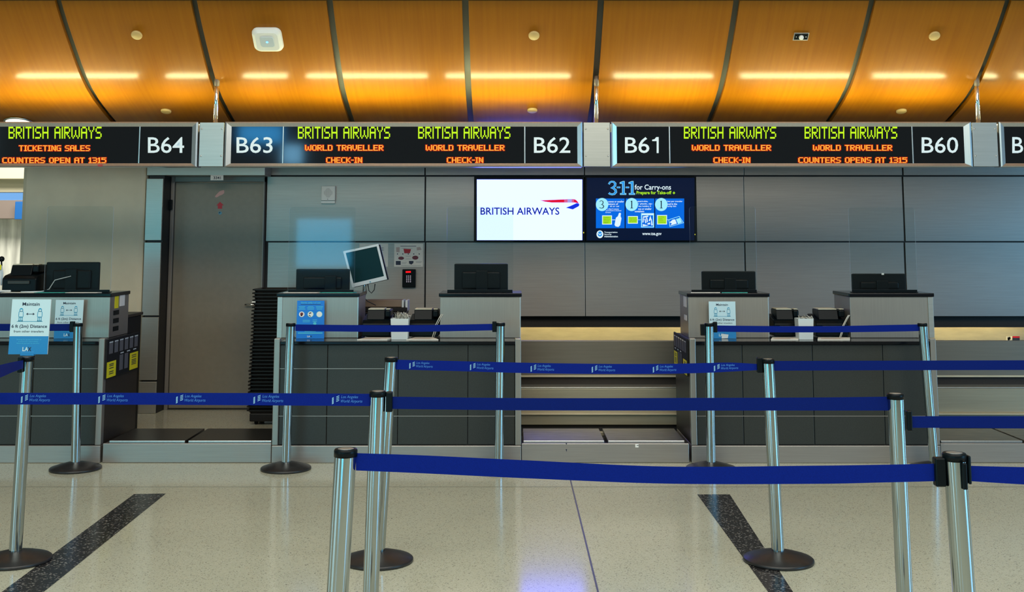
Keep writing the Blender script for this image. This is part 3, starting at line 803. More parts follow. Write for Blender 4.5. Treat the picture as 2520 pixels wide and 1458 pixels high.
# ================================================================ THINGS ON THE WALL
def wbox(name, m, px0, py0, px1, py1, d0, d1, parent, bev=0.003):
    Y = Yw-d1; pm = (py0+py1)/2
    return MB().box(RX(px0,pm,Y), RX(px1,pm,Y), Yw-d1, Yw-d0, RZ(py1,Y), RZ(py0,Y), bev).build(name, m, parent)
t = thing('wall_speaker', atY(807,500,Yw-0.03), 'white rectangular wall speaker on the steel panel right of the door', 'speaker')
wbox('housing', 'white_plastic', 791, 458, 824.5, 494, 0.001, 0.045, t, 0.004)
wbox('lower_bracket', 'white_plastic', 790, 495, 824, 501, 0.001, 0.03, t, 0.002)
A = Art(wallmap(Yw-0.0462))
for r in range(-4, 5):
    for c in range(-4, 5):
        if r*r+c*c <= 17: A.circ(807.5+c*2.4, 475+r*2.6, 0.75, 0.85, 0, 6)
A.circ(806.5, 490.5, 1.2, 1.2, 0, 8); A.build('grille_holes', 'ink_grey', t)
t = thing('keypad_reader', atY(1006,708,Yw), 'black keypad card reader with a red light under the wall notice', 'keypad')
wbox('housing', 'black_plastic', 990, 663, 1022.5, 708, 0.001, 0.045, t, 0.006)
A = Art(wallmap(Yw-0.046)); A.stroke([(998.5,670),(1011,669.5)], 4.2); A.build('status_light', 'led_dot_red', t)
A = Art(wallmap(Yw-0.046))
for r in range(4):
    for c in range(3): A.circ(1001+c*4.6, 680+r*4.6, 1.3, 1.6, 0, 8)
A.build('keys', 'key_lit', t)
t = thing('wall_notice', atY(1006,657,Yw), 'white notice with red and maroon pictures above the keypad', 'notice')
wbox('sheet', 'paper', 970, 600, 1041, 657, 0.0005, 0.004, t, 0.001)
def n(x, y): return (960+x/11.22, 590+y/11.215)
A = Art(wallmap(Yw-0.0052))
A.poly([n(370,255),n(580,265),n(545,378),n(395,378)], 0); A.build('red_basket_picture', 'red', t)
A = Art(wallmap(Yw-0.0052))
for cx_, cy_, a, b in ((305,515,80,45),(695,500,85,55)): A.circ(*n(cx_,cy_), a/11.2, b/11.2)
A.rect(*n(340,515), *n(345,520)); A.build('maroon_pictures', 'maroon', t)
A = Art(wallmap(Yw-0.0052))
for x in (205,352,503,655,805): A.circ(*n(x,398), 1.4)
A.rect(*n(158,592), *n(292,702)); A.poly([n(520,592),n(648,592),n(640,650),n(585,692),n(525,660)])
A.build('dark_pictures', 'ink', t)
A = Art(wallmap(Yw-0.0052))
for a in ((285,172,720,192),(430,455,570,462),(430,535,575,542),(320,630,460,636),(325,655,440,660),(710,610,880,618),(715,632,860,638),(305,712,850,720),(320,238,620,243)):
    A.rect(*n(a[0],a[1]), *n(a[2],a[3]))
A.build('fine_print', 'ink_grey', t)
A = Art(wallmap(Yw-0.0052))
A.poly([n(165,215),n(265,210),n(262,350),n(170,345)]); A.poly([n(735,215),n(830,205),n(870,280),(n(740,300))]); A.build('faded_pictures', mat('faded_pink', (0.55,0.42,0.38), 0.6), t)
t = thing('wall_sheet', atY(935,655,Yw), 'pale sheet on the wall half hidden behind the tilted monitor', 'notice')
wbox('sheet', 'paper', 884, 600, 955, 657, 0.0005, 0.003, t, 0.001)
A = Art(wallmap(Yw-0.0042))
for y in (610,615,633): A.rect(934,y,944,y+1.6)
A.build('fine_print', 'ink_grey', t)

# ================================================================ CONVEYOR
def conveyor(x0, x1, label):
    t = thing('baggage_conveyor', ((x0+x1)/2, 9.5, 0), label, 'conveyor', 'steel baggage conveyor sections under the wall')
    ya, yb, yc2 = 9.62, 9.46, 9.36
    MB().box(x0, x1, ya, ya+0.04, RZ(927,ya)-0.0, RZ(839,ya), 0.004).build('upper_panel', 'steel_belt', t)
    MB().box(x0, x1, ya-0.012, ya-0.001, RZ(929,ya-0.012), RZ(924.5,ya-0.012), 0.002).build('edge_trim', 'steel_warm', t)
    MB().box(x0, x1, ya+0.03, ya+0.05, 0.08, RZ(928,ya)+0.01).build('recess_panel', 'laminate_side', t)
    MB().box(x0, x1, yb, ya+0.028, RZ(957,yb), RZ(953.5,yb), 0.003).build('ledge', 'steel_light', t)
    MB().box(x0, x1, yb, yb+0.03, RZ(1019,yb), RZ(957,yb)-0.001, 0.003).build('lower_panel', 'steel_low', t)
    MB().box(x0, x1, yc2, yb+0.03, RZ(1022,yc2), RZ(1018.5,yc2), 0.003).build('edge_trim', 'steel_warm', t)
    MB().box(x0, x1, yc2+0.03, yc2+0.05, RZ(1046,yc2+0.03), RZ(1022,yc2), 0.002).build('kick_panel', 'steel_low', t)
    MB().box(x0, x1, yc2+0.08, yc2+0.12, 0.002, 0.10).build('plinth', 'black_gap', t)
    MB().box(x0, x1, ya+0.06, Yw+0.55, 0.52, 0.56, 0.004).build('belt', 'black_matte', t)
    MB().box(x0, x1, ya+0.06, Yw+0.5, 0.10, 0.50, 0.004).build('belt_bed', 'steel_belt', t)
    return t
conveyor(-0.30, 1.64, 'stepped steel baggage conveyor between the two counters in the middle')
conveyor(1.65, 3.30, 'baggage conveyor section mostly hidden behind the rightmost counter')
conveyor(3.31, 6.8, 'stepped steel baggage conveyor at the right edge behind the rightmost counter')
# warm strip lamps, assumed from the lit band and hidden behind the added shade panel
for i, (a, b) in enumerate(((-0.30,0.10),(0.16,1.36),(1.46,2.66),(2.76,3.96),(4.06,5.26))):
    t = thing('assumed_strip_lamp', ((a+b)/2, Yw+0.3, 0.98), 'assumed warm strip lamp under the wall lighting the back of the conveyor', 'lamp', 'assumed strip lamps over the conveyor')
    MB().box(a, b, Yw+0.155, Yw+0.20, 0.93, 0.97, 0.003).build('housing', 'white_plastic', t)
    MB().cyl((a+0.02,Yw+0.225,0.94),(b-0.02,Yw+0.225,0.94),0.012,12).build('tube', 'striplamp', t)
# warning label on the far right back panel
t = thing('warning_label', atY(2492,834,Yw+0.61), 'small white and red warning label on the yellow lit panel at right', 'label')
Yl = Yw+0.615
A = Art(wallmap(Yl)); A.rect(2476,828,2491,841.5, 0); A.rect(2492,828,2509.5,832, 1); A.rect(2492,832,2509.5,842, 2); A.poly([(2479,832),(2486,829),(2488,834),(2481,840)], 2)
A.build('label_face', ['paper','red','ink'], t)

# ================================================================ COUNTERS
def cxp(px, py=980): return RX(px, py, Yc)
def counter(px0, px1, joints, label, left_side=True, right_side=True):
    X0, X1 = cxp(px0,1118), cxp(px1,1118)
    D = 0.76
    t = thing('check_in_counter', ((X0+X1)/2, Yc+D/2, 0), label, 'counter', 'check-in counters in a row')
    ze = RZ(1097, Yc)
    MB().box(X0, X1, Yc, Yc+D-0.02, 0.001, ze-0.002, 0.004).build('kickplate', 'steel', t)
    tw = 0.042
    a, b = X0+0.0, X1-0.0
    for x0, x1 in ((a, a+tw), (b-tw, b)):
        MB().box(x0, x1, Yc+0.004, Yc+0.06, ze, RZ(834,Yc), 0.004).build('corner_trim', 'steel_pod', t)
    MB().box(a+0.001, a+tw-0.004, Yc+0.061, Yc+D, ze, ZL, 0.003).build('side_panel', 'laminate_side', t)
    MB().box(b-tw+0.004, b-0.001, Yc+0.061, Yc+D, ze, ZL, 0.003).build('side_panel', 'laminate_side', t)
    MB().box(a+tw, b-tw, Yc+0.035, Yc+D-0.05, ze, ZL-0.025).build('carcass', 'black_gap', t)
    xs = [a+tw+0.001]+[cxp(j) for j in joints]+[b-tw-0.001]
    zr = [ze+0.001, RZ(1025.5,Yc), RZ(908.5,Yc), ZL-0.024]
    for i in range(len(xs)-1):
        for r in range(3):
            MB().box(xs[i]+0.0025, xs[i+1]-0.0025, Yc+0.018, Yc+0.034, zr[r]+0.0025, zr[r+1]-0.0025, 0.002).build('front_panel', 'laminate', t)
    m = MB()
    for z in (zr[1], zr[2]): m.box(a+tw+0.001, b-tw-0.001, Yc+0.0165, Yc+0.034, z-0.0022, z+0.0022)
    m.build('inlay_strip', 'steel', t)
    MB().box(a+tw+0.001, b-tw-0.001, Yc+0.002, Yc+D, ZL-0.023, ZL, 0.004).build('worktop', 'stone_black', t)
    return t, X0, X1
t1, c1a, c1b = counter(-470, 246, (76.5,), 'check-in counter at the far left beside the black-topped scale')
t2, c2a, c2b = counter(668, 1282.5, (803.5,978.5,1151), 'check-in counter under signs B63 and B62')
t3, c3a, c3b = counter(1702.5, 2315, (1830,2004,2178), 'check-in counter under signs B61 and B60')

# raised cabinets on the counters
ZT = RZ(722, Yp)
def cabinet(x0, x1, label, trims='', depth=0.42):
    t = thing('counter_cabinet', ((x0+x1)/2, Yp+depth/2, ZL), label, 'cabinet', 'raised steel cabinets on the counters')
    bd = MB().box(x0, x1, Yp, Yp+depth, ZL+0.001, ZT-0.028, 0.003).build('body', 'steel_pod', t)
    if 'l' in trims: MB().box(x0-0.002, x0+0.036, Yp-0.006, Yp-0.0005, ZL+0.002, ZT-0.029, 0.002).build('corner_trim', 'steel_light', bd)
    if 'r' in trims: MB().box(x1-0.036, x1+0.002, Yp-0.006, Yp-0.0005, ZL+0.002, ZT-0.029, 0.002).build('corner_trim', 'steel_light', bd)
    if 'e' in trims: MB().box(x1-0.006, x1+0.001, Yp-0.003, Yp+0.02, ZL+0.002, ZT-0.029, 0.001).build('edge_trim', 'steel_frame', bd)
    MB().box(x0-0.010, x1+0.010, Yp-0.012, Yp+depth+0.005, ZT-0.027, ZT, 0.005).build('cabinet_top', 'stone_black', t)
    return bd
def pxp(px, py=780): return RX(px, py, Yp)
cab1 = cabinet(pxp(-110), pxp(270,770), 'raised steel cabinet on the far left counter', '')
cab2 = cabinet(pxp(683), pxp(881.5), 'raised steel cabinet with the blue travel poster', 'le')
cab3 = cabinet(pxp(1083), pxp(1281), 'raised steel cabinet below the white airline screen', 'e')
cab4 = cabinet(pxp(1694), pxp(1892), 'raised steel cabinet with the distance sign under sign B61', 'e')
cab5 = cabinet(pxp(2092,760), pxp(2296,760), 'raised steel cabinet at the right end of the rightmost counter', 'r')
# stickers on cabinet sides
def side_sticker(parent, x, y0, y1, z0, z1, m, name='sticker'):
    MB().box(min(x,x+0.002), max(x,x+0.002), y0, y1, z0, z1).build(name, m, parent)
x = pxp(270,770)+0.0005
side_sticker(cab1, x, Yp+0.10, Yp+0.18, 1.07, 1.16, 'yellow', 'yellow_sticker')
side_sticker(cab1, x, Yp+0.21, Yp+0.32, 1.08, 1.17, 'white_plastic', 'white_sticker')
for zz in (0.90, 0.96, 1.02): side_sticker(cab1, x, Yp+0.08, Yp+0.20, zz, zz+0.035, 'black_plastic', 'switch_plate')
x = pxp(1694)-0.0025
side_sticker(cab4, x, Yp+0.08, Yp+0.22, 1.08, 1.16, 'white_plastic', 'white_sticker')
side_sticker(cab4, x, Yp+0.08, Yp+0.20, 0.98, 1.02, 'white_plastic', 'white_sticker')

# tag boards on the counter sides
def tag_board(xs, sgn, y0, y1, z0, z1, label):
    t = thing('notice_board', (xs, (y0+y1)/2, z0), label, 'notice board', 'black notice boards on the counter sides')
    x0, x1 = (xs+0.002*sgn, xs+0.014*sgn)
    MB().box(min(x0,x1), max(x0,x1), y0, y1, z0, z1, 0.003).build('board', 'black_matte', t)
    xf = xs+0.0150*sgn; H = z1-z0; W = y1-y0
    A = Art(lambda u, v: (xf, y0+W*u, z0+H*v))
    A.rect(0.01,0.02,0.28,0.42); A.rect(0.70,0.03,0.97,0.48); A.build('yellow_label', 'yellow', t)
    A = Art(lambda u, v: (xf, y0+W*u, z0+H*v))
    for i in range(6): A.rect(0.06+i*0.155, 0.62, 0.06+i*0.155+0.11, 0.90)
    for i in range(2): A.rect(0.38+i*0.155, 0.12, 0.38+i*0.155+0.11, 0.52)
    A.build('grey_text_block', mat('grey_notice_text', (0.10,0.105,0.12), 0.6), t)
    A = Art(lambda u, v: (xf+0.0006*sgn, y0+W*u, z0+H*v))
    for i in range(6): A.rect(0.06+i*0.155, 0.90, 0.06+i*0.155+0.11, 0.93)
    for i in range(3): A.rect(0.40+i*0.2, 0.55, 0.40+i*0.2+0.10, 0.58)
    A.build('white_text_line', 'grey_plastic', t)
    A = Art(lambda u, v: (xf+0.0006*sgn, y0+W*u, z0+H*v))
    for v in (0.34,0.30,0.24,0.15,0.10): A.rect(0.08,v,0.21,v+0.022)
    for v in (0.40,0.35,0.28,0.24,0.20,0.16): A.rect(0.76,v,0.91,v+0.02)
    A.build('label_text', 'ink', t)
tag_board(c1b, 1, Yc+0.02, Yc+0.74, 0.585, 0.868, 'black notice board with two yellow labels on the far left counter side')
tag_board(c3a, -1, Yc+0.06, Yc+0.74, 0.60, 0.868, 'black notice board with two yellow labels beside the middle conveyor')

# ================================================================ SCALES AND PLATFORMS
ZP = 0.137
def platform(x0, x1, plates, pm, label, plabels, marks=None):
    yb = Yc+0.60
    t = thing('scale_platform', ((x0+x1)/2, Yc+0.3, 0), label, 'platform', 'low steel platforms between the counters')
    MB().box(x0, x1, Yc+0.005, Yc+0.03, 0.002, ZP, 0.004).build('front_plate', 'steel', t)
    MB().box(x0, x1, Yc+0.031, yb, 0.002, ZP-0.045).build('bed', 'black_gap', t)
    MB().box(x0+0.01, x1-0.01, yb+0.001, yb+0.05, 0.002, ZP-0.02, 0.003).build('rear_rail', 'steel_warm', t)
    if marks: marks(t)
    for (a, b), lb in zip(plates, plabels):
        s = thing('baggage_scale', ((a+b)/2, Yc+0.3, ZP-0.044), lb, 'scale', 'baggage scale plates')
        MB().box(a+0.02, b-0.02, Yc+0.07, yb-0.04, ZP-0.044, ZP-0.012).build('scale_body', 'black_gap', s)
        MB().box(a, b, Yc+0.06, yb-0.02, ZP-0.0115, ZP+0.012, 0.003).build('weighing_plate', pm, s)
        wp_ = [c for c in s.children if c.name.startswith('weighing_plate')][0]
        MB().box(a, b, Yc+0.048, Yc+0.0595, ZP-0.012, ZP+0.0125, 0.003).build('front_edge', 'steel_frame', wp_)
xa, xb = c1b+0.016, c2a-0.004
xm = RX(460.5,1080,Yc+0.06)
platform(xa, xb, ((xa+0.03, xm-0.012),(xm+0.012, xb-0.008)), 'plate_dark', 'low steel platform with black plates in front of the door',
         ('black-topped baggage scale beside the far left counter','black-topped baggage scale in front of the tray stack'))
xa, xb = c2b+0.004, c3a-0.018
xm = RX(1491.5,1086,Yc+0.06)
def marks(t):
    A = Art(wallmap(Yc+0.0035)); A.rect(1563.5,1093.5,1571.5,1102); A.build('white_sticker', 'white_plastic', t)
    A = Art(wallmap(Yc+0.002)); A.rect(1567,1096,1571.5,1098); A.build('sticker_mark', 'ink_grey', t)
    A = Art(wallmap(Yc+0.0035)); A.poly([(1391.5,1091),(1395.5,1091),(1394.5,1096)]); A.poly([(1392,1106.5),(1395.5,1106),(1394.5,1113)]); A.build('scuff_mark', 'ink', t)
platform(xa, xb, ((xa+0.012, xm-0.014),(xm+0.014, xb-0.025)), 'plate_steel', 'low steel platform in front of the middle conveyor',
         ('steel-topped baggage scale left of the gap by the middle conveyor','steel-topped baggage scale beside the yellow-labelled counter side'), marks)
xa, xb = c3b+0.004, c3b+1.22
xm = RX(2518,1080,Yc+0.06)
platform(xa, xb, ((xa+0.02, xm-0.012),(xm+0.012, xb-0.03)), 'plate_steel', 'low steel platform right of the rightmost counter',
         ('steel-topped baggage scale right of the rightmost counter','steel-topped baggage scale cut off at the right edge'))

# ================================================================ ACRYLIC SCREENS
def shield(px0, px1, top, label, ypos=None):
    Y = Yp+0.10; X0, X1 = RX(px0,610,Y), RX(px1,610,Y); Z0, Z1 = ZT+0.001, RZ(top,Y)
    t = thing('sneeze_guard', ((X0+X1)/2, Y, Z0), label, 'screen guard', 'clear acrylic guards on the cabinets')
    pts = [(X0,Z0+0.02),(X1,Z0+0.02)]; r = 0.022
    for i in range(6): a = math.radians(90*i/5); pts.append((X1-r+r*math.cos(a), Z1-r+r*math.sin(a)))
    for i in range(6): a = math.radians(90+90*i/5); pts.append((X0+r+r*math.cos(a), Z1-r+r*math.sin(a)))
    m = MB(); nn = len(pts)
    vs = [(x,Y,z) for x,z in pts]+[(x,Y+0.006,z) for x,z in pts]
    m.add(vs, [list(range(nn)), list(range(nn,2*nn))[::-1]], 0)
    m.add(vs, [(i, nn+i, nn+(i+1)%nn, (i+1)%nn) for i in range(nn)], 1)
    m.build('acrylic_sheet', ['acrylic','acrylic_edge'], t)
    m = MB(); m.box(X0+0.005, X1-0.005, Y-0.03, Y+0.05, Z0, Z0+0.004, 0.001); m.box(X0+0.005, X1-0.005, Y-0.008, Y-0.001, Z0+0.004, Z0+0.02, 0.001)
    m.build('foot', 'black_plastic', t)
shield(112.5, 276, 508, 'clear acrylic guard on the far left cabinet before the beige column')
shield(710.5, 873.5, 510, 'clear acrylic guard left of the tilted grey monitor')
shield(1100, 1263, 509, 'clear acrylic guard overlapping the white airline screen')
shield(1698, 1861, 509, 'clear acrylic guard right of the 3-1-1 screen')
shield(2091, 2254, 511, 'rightmost clear acrylic guard on the end cabinet')

# ================================================================ MONITORS
def monitor(px0, px1, top, bot, label, foot=None, style=0):
    Y = Yp+0.24; pm = (top+bot)/2
    X0, X1 = RX(px0,pm,Y), RX(px1,pm,Y); Z1 = RZ(top,Y); Z0 = max(ZT+0.012, Z1-0.31)
    xc = (X0+X1)/2
    t = thing('monitor', (xc, Y, ZT), label, 'monitor', 'black monitors seen from behind')
    MB().box(X0, X1, Y, Y+0.022, Z0, Z1, 0.005).build('panel', 'black_plastic', t)
    m = MB(); m.box(X0+0.06, X1-0.06, Y-0.022, Y-0.0005, Z0+0.01, max(Z1-0.06, Z0+0.05), 0.012, seg=3); m.build('rear_cover', 'black_plastic', t)
    fx = xc if foot is None else RX(foot, pm, Y)
    m = MB(); m.box(fx-0.045, fx+0.045, Y-0.040, Y-0.023, ZT+0.011, max(Z1-0.05, ZT+0.06), 0.004); st_ = m.build('stand', 'black_plastic', t)
    m = MB(); m.box(fx-0.11, fx+0.11, Y-0.055, Y+0.12, ZT+0.001, ZT+0.0105, 0.004); m.build('stand_base', 'black_plastic', st_)
    m = MB(); m.box(X0+0.01, X1-0.01, Y-0.0005, Y+0.0215, Z1+0.0001, Z1+0.002); m.build('top_edge', 'laminate', t)
    return t
monitor(113, 244.5, 646, 708, 'black monitor seen from behind on the far left cabinet')
monitor(728.5, 860.5, 663, 711, 'black monitor seen from behind below the tilted grey monitor', 815)
monitor(1118, 1250, 650, 711, 'black monitor seen from behind below the white airline screen', 1186)
monitor(1727, 1860, 668.5, 710, 'black monitor seen from behind on the cabinet under sign B61', 1795)
mm = monitor(2097, 2229, 674.5, 712, 'black monitor seen from behind at the right end', 2168)
A = Art(wallmap(Yp+0.2175)); A.rect(2169.5,672.5,2175.5,677); A.build('white_tab', 'white_plastic', mm)

# tilted grey LCD on an arm
t = thing('tilted_monitor', atY(900,720,Yp+0.46), 'silver framed monitor tilted askew on a pole by the wall notice', 'monitor')
Ym = Yp+0.50
TL, TR, BR, BL = [atY(px,py,Ym) for px,py in ((844.5,619),(931,600.5),(952.5,688),(867,708))]
def quadbox(m, q4, y0, y1, mi=0):
    vs = [(p.x,y0,p.z) for p in q4]+[(p.x,y1,p.z) for p in q4]
    m.add(vs, [(0,1,2,3),(7,6,5,4),(0,4,5,1),(1,5,6,2),(2,6,7,3),(3,7,4,0)], mi)
cen = (TL+TR+BR+BL)/4
m = MB()
lerp = lambda a, b, f: a+(b-a)*f
ex, ey = (TR-TL).normalized(), (BL-TL).normalized()
iTL = TL+ex*0.017+ey*0.017; iTR = TR-ex*0.017+ey*0.017; iBR = BR-ex*0.017-ey*0.030; iBL = BL+ex*0.017-ey*0.030
for a, b, c, d in ((TL,TR,iTR,iTL),(TR,BR,iBR,iTR),(BR,BL,iBL,iBR),(BL,TL,iTL,iBL)): quadbox(m, (a,b,c,d), Ym-0.004, Ym+0.02)
m.build('bezel', 'grey_plastic', t)
m = MB(); quadbox(m, (iTL,iTR,iBR,iBL), Ym+0.002, Ym+0.018); m.build('lcd_panel', 'lcd_dark', t)
m = MB(); sh = Vector((0.012,0,-0.004)); quadbox(m, [cen+(p-cen)*0.985+sh for p in (TL,TR,BR,BL)], Ym+0.021, Ym+0.05); m.build('back_shell', 'black_plastic', t)
pb = atY(895,690,Ym+0.03); pz = atY(889,757,Ym+0.03)
m = MB(); m.tube([pb+Vector((0.004,0.04,0.05)), atY(896,705,Ym+0.07), atY(891,757,Ym+0.07), (atY(891,757,Ym+0.07).x, Ym+0.07, 0.014)], 0.011, 12); m.build('pole', 'rod', t)
m = MB(); m.lathe([(0.0,0.0005),(0.09,0.0005),(0.09,0.010),(0.015,0.0135),(0.0,0.0135)], (atY(891,757,Ym+0.07).x, Ym+0.07, 0), 32); m.build('foot', 'black_plastic', t)
m = MB(); m.tube([atY(905,700,Ym+0.06), atY(908,716,Ym+0.06), atY(914,722,Ym+0.06), atY(921,714,Ym+0.06), atY(923,699,Ym+0.06)], 0.004, 6)
m.tube([atY(900,700,Ym+0.06), atY(902,718,Ym+0.06), atY(898,735,Ym+0.06), atY(905,742,Ym+0.06), atY(925,752,Ym+0.06)], 0.004, 6)
m.build('cable', 'cable', t)
A = Art(wallmap(Ym-0.0048)); A.circ(911,694.5,2.2,1.8); A.build('power_button', 'skyblue', t)

# ================================================================ PAPERS ON TOPS
def sheet_on(px, py, z, m, label, name='paper_sheet', cat='paper', th=0.0025):
    P = [atZ(a, b, z) for a, b in zip(px, py)]
    mb = MB(); vs = [(p.x,p.y,z+0.0008) for p in P]+[(p.x,p.y,z+0.0008+th) for p in P]
    mb.add(vs, [(0,1,2,3),(7,6,5,4),(0,4,5,1),(1,5,6,2),(2,6,7,3),(3,7,4,0)])
    o = mb.build(name, m, None, loc=sum(P, Vector())/4)
    return tag(o, label, cat)
zt_ = ZT
def flat_on_top(px0, px1, f0, f1, m, label, skew=6, **k):
    # f: fraction of the cabinet top's depth
    y0, y1 = Yp-0.004+f0*0.36, Yp-0.004+f1*0.36
    xa_, xb_ = RX(px0,718,Yp), RX(px1,718,Yp); s_ = skew/320.0
    mb = MB(); z = ZT+0.0008; th = 0.003
    c4 = [(xa_,y0),(xb_,y0),(xb_+s_,y1),(xa_+s_,y1)]
    vs = [(a,b,z) for a,b in c4]+[(a,b,z+th) for a,b in c4]
    mb.add(vs, [(3,2,1,0),(4,5,6,7),(0,1,5,4),(1,2,6,5),(2,3,7,6),(3,0,4,7)])
    return tag(mb.build('paper_sheet', m, None, loc=((xa_+xb_)/2,(y0+y1)/2,z)), label, 'paper', 'sheets lying on the cabinet tops')
flat_on_top(2, 82, 0.02, 0.27, 'paper', 'white sheet below the black device on the far left cabinet')
flat_on_top(84, 154, 0.02, 0.27, 'paper_teal', 'teal printed sheet on the far left cabinet top')
flat_on_top(160, 238, 0.02, 0.27, 'paper', 'white sheet right of the teal sheet on the far left cabinet')
flat_on_top(697, 780, 0.02, 0.27, 'paper', 'white sheet on the cabinet above the blue travel poster')
flat_on_top(786, 868, 0.02, 0.27, 'paper_teal', 'teal printed sheet on the cabinet below the tilted monitor')
flat_on_top(1700, 1772, 0.02, 0.27, 'paper', 'white sheet on the cabinet under sign B61')
flat_on_top(1776, 1840, 0.02, 0.27, 'paper_teal', 'teal printed sheet on the cabinet under sign B61')
def desk_paper(px0, px1, label, y0=Yc+0.10, y1=Yc+0.27, skew=0.05):
    xa_, xb_ = RX(px0,840,Yc+0.1), RX(px1,840,Yc+0.1); z = ZL+0.0008
    t = thing('paper_stack', ((xa_+xb_)/2,(y0+y1)/2,ZL), label, 'papers', 'printed papers on the black worktops')
    mb = MB(); c4 = [(xa_,y0),(xb_,y0),(xb_+(-skew if px1>1000 and px1<1100 else skew),y1),(xa_+skew,y1)]
    vs = [(a,b,z) for a,b in c4]+[(a,b,z+0.006) for a,b in c4]
    mb.add(vs, [(3,2,1,0),(4,5,6,7),(0,1,5,4),(1,2,6,5),(2,3,7,6),(3,0,4,7)]); mb.build('sheet', 'paper', t)
    A = Art(lambda u, v: (xa_+skew*v+(xb_-xa_)*u, y0+(y1-y0)*v, z+0.0068))
    A.rect(0.1,0.15,0.7,0.3); A.rect(0.1,0.5,0.8,0.6); A.build('printed_lines', mat('pink_print', (0.5,0.28,0.2), 0.6), t)
desk_paper(879, 953, 'printed papers under the left printer beside the blue-poster cabinet')
desk_paper(1000, 1079, 'printed papers under the printer left of the cabinet below the airline screen')
desk_paper(1897, 1965, 'printed papers under the printer right of the distance sign cabinet')
desk_paper(2012, 2092, 'printed papers under the printer left of the rightmost cabinet')

# ================================================================ PRINTERS, BINS
def printer(x, y, z, w, label, s=1.0):
    t = thing('ticket_printer', (x, y, z), label, 'printer', 'black ticket printers on the counters')
    h = 0.195*s; d = 0.26
    m = MB(); m.prism([(y,z+0.001),(y+d,z+0.001),(y+d,z+h*0.80),(y+0.04,z+h*0.62),(y,z+h*0.50)], 'x', x-w*0.60, x+w*0.60, bev=0.008); m.build('base', 'black_plastic', t)
    m = MB(); m.prism([(y+0.045,z+h*0.63),(y+d-0.02,z+h*0.81),(y+d-0.02,z+h),(y+0.075,z+h)], 'x', x-w*0.42, x+w*0.32, bev=0.004); m.build('hopper', 'black_plastic', t)
    m = MB(); m.box(x-w*0.40, x+w*0.30, y+0.078, y+d-0.03, z+h+0.0005, z+h+0.008, 0.002); m.build('lid', 'cream_plastic', t)
    m = MB(); m.box(x+w*0.34, x+w*0.58, y+0.05, y+d-0.02, z+h*0.72, z+h*1.01, 0.012, seg=3)
    m.build('side_housing', 'black_plastic', t)
    m = MB(); m.box(x+w*0.37, x+w*0.55, y+0.06, y+0.13, z+h*1.011, z+h*1.045, 0.004); m.build('catch', 'cream_plastic', t)
    m = MB(); m.box(x-w*0.38, x+w*0.38, y-0.014, y-0.001, z+h*0.30, z+h*0.42, 0.003); m.build('paper_slot', 'laminate', t)
    return t
yp_ = Yc+0.30
def prn(px0, px1, label): 
    Y = yp_+0.05; X0, X1 = RX(px0,800,Y), RX(px1,800,Y); return printer((X0+X1)/2, yp_, ZL+0.0085, (X1-X0)/1.2, label)
prn(893, 962, 'black ticket printer left of the white bin beside the blue-poster cabinet')
prn(1008, 1080, 'black ticket printer right of the white bin, under the keypad')
prn(1902, 1968, 'black ticket printer left of the white bin on the rightmost counter')
prn(2004, 2082, 'black ticket printer right of the white bin on the rightmost counter')
X0, X1 = RX(13,680,Yp+0.14), RX(97,680,Yp+0.14)
printer((X0+X1)/2-0.01, Yp+0.11, ZT+0.004, (X1-X0)/1.2, 'black ticket printer on the far left cabinet beside the monitor', 1.03)
def bin_(px0, px1, top, bot, label, seed, nt=14, tall=1.0):
    Y = Yc+0.13; X0, X1 = RX(px0,810,Y), RX(px1,810,Y); Z0, Z1 = ZL+0.001, RZ(top,Y)
    t = thing('desk_bin', ((X0+X1)/2, Y+0.06, ZL), label, 'bin', 'white bins full of cable ties on the counters')
    xc = (X0+X1)/2; w1 = (X1-X0)/2; w0 = w1*0.90
    m = MB(); o = 0.004
    def ring(w, d, z): return [(xc-w,Y+0.06-d,z),(xc+w,Y+0.06-d,z),(xc+w,Y+0.06+d,z),(xc-w,Y+0.06+d,z)]
    V = ring(w0,0.052,Z0)+ring(w1,0.058,Z1)+ring(w1-o,0.058-o,Z1)+ring(w0-o,0.052-o,Z0+0.006)
    Fs = [(3,2,1,0)]
    for r in range(3):
        for i in range(4): j = (i+1)%4; Fs.append((r*4+i,r*4+j,r*4+4+j,r*4+4+i))
    Fs.append((12,13,14,15)); m.add(V, Fs); m.build('container', 'bin_white', t)
    rr = random.Random(seed); m = MB()
    for i in range(nt):
        a = Vector((xc+rr.uniform(-0.7,0.7)*w1, Y+0.06+rr.uniform(-0.03,0.03), Z1-0.03))
        b = a+Vector((rr.uniform(-0.02,0.03), rr.uniform(-0.02,0.0), rr.uniform(0.035,0.055)*tall))
        c = a+Vector((rr.uniform(0.0,0.05), rr.uniform(-0.02,0.01), rr.uniform(0.0,0.035)*tall))
        m.tube([a,(a+b)/2+Vector((0.004,0,0.006)),b,c], 0.0022, 5)
    m.build('cable_ties', 'cable_white', t); return t
bin_(961, 1005, 785, 836, 'white bin full of pale ties between printers under the wall notice', 3, 44, 1.45)
bin_(1965, 2003, 785, 836, 'white bin full of pale ties on the rightmost counter', 5)
# white leads by the printers
for a, lb in (((1086,770),'pale power lead hanging beside the printer under the keypad'),((2088,772),'pale power lead beside the printer left of the rightmost cabinet')):
    px, py = a; Y = yp_-0.03
    m = MB(); P = [atY(px+x_, py+y_, Y+0.0) for x_, y_ in ((0,4),(-6,14),(-14,30),(-18,48),(-22,60))]
    m.tube([Vector(p) for p in P], 0.0032, 6)
    m.tube([Vector(p)+Vector((0.012,0.01,0)) for p in P], 0.0028, 6)
    tag(m.build('power_lead', 'cable_white', None, loc=P[2]), lb, 'cable', 'pale leads by the printers')
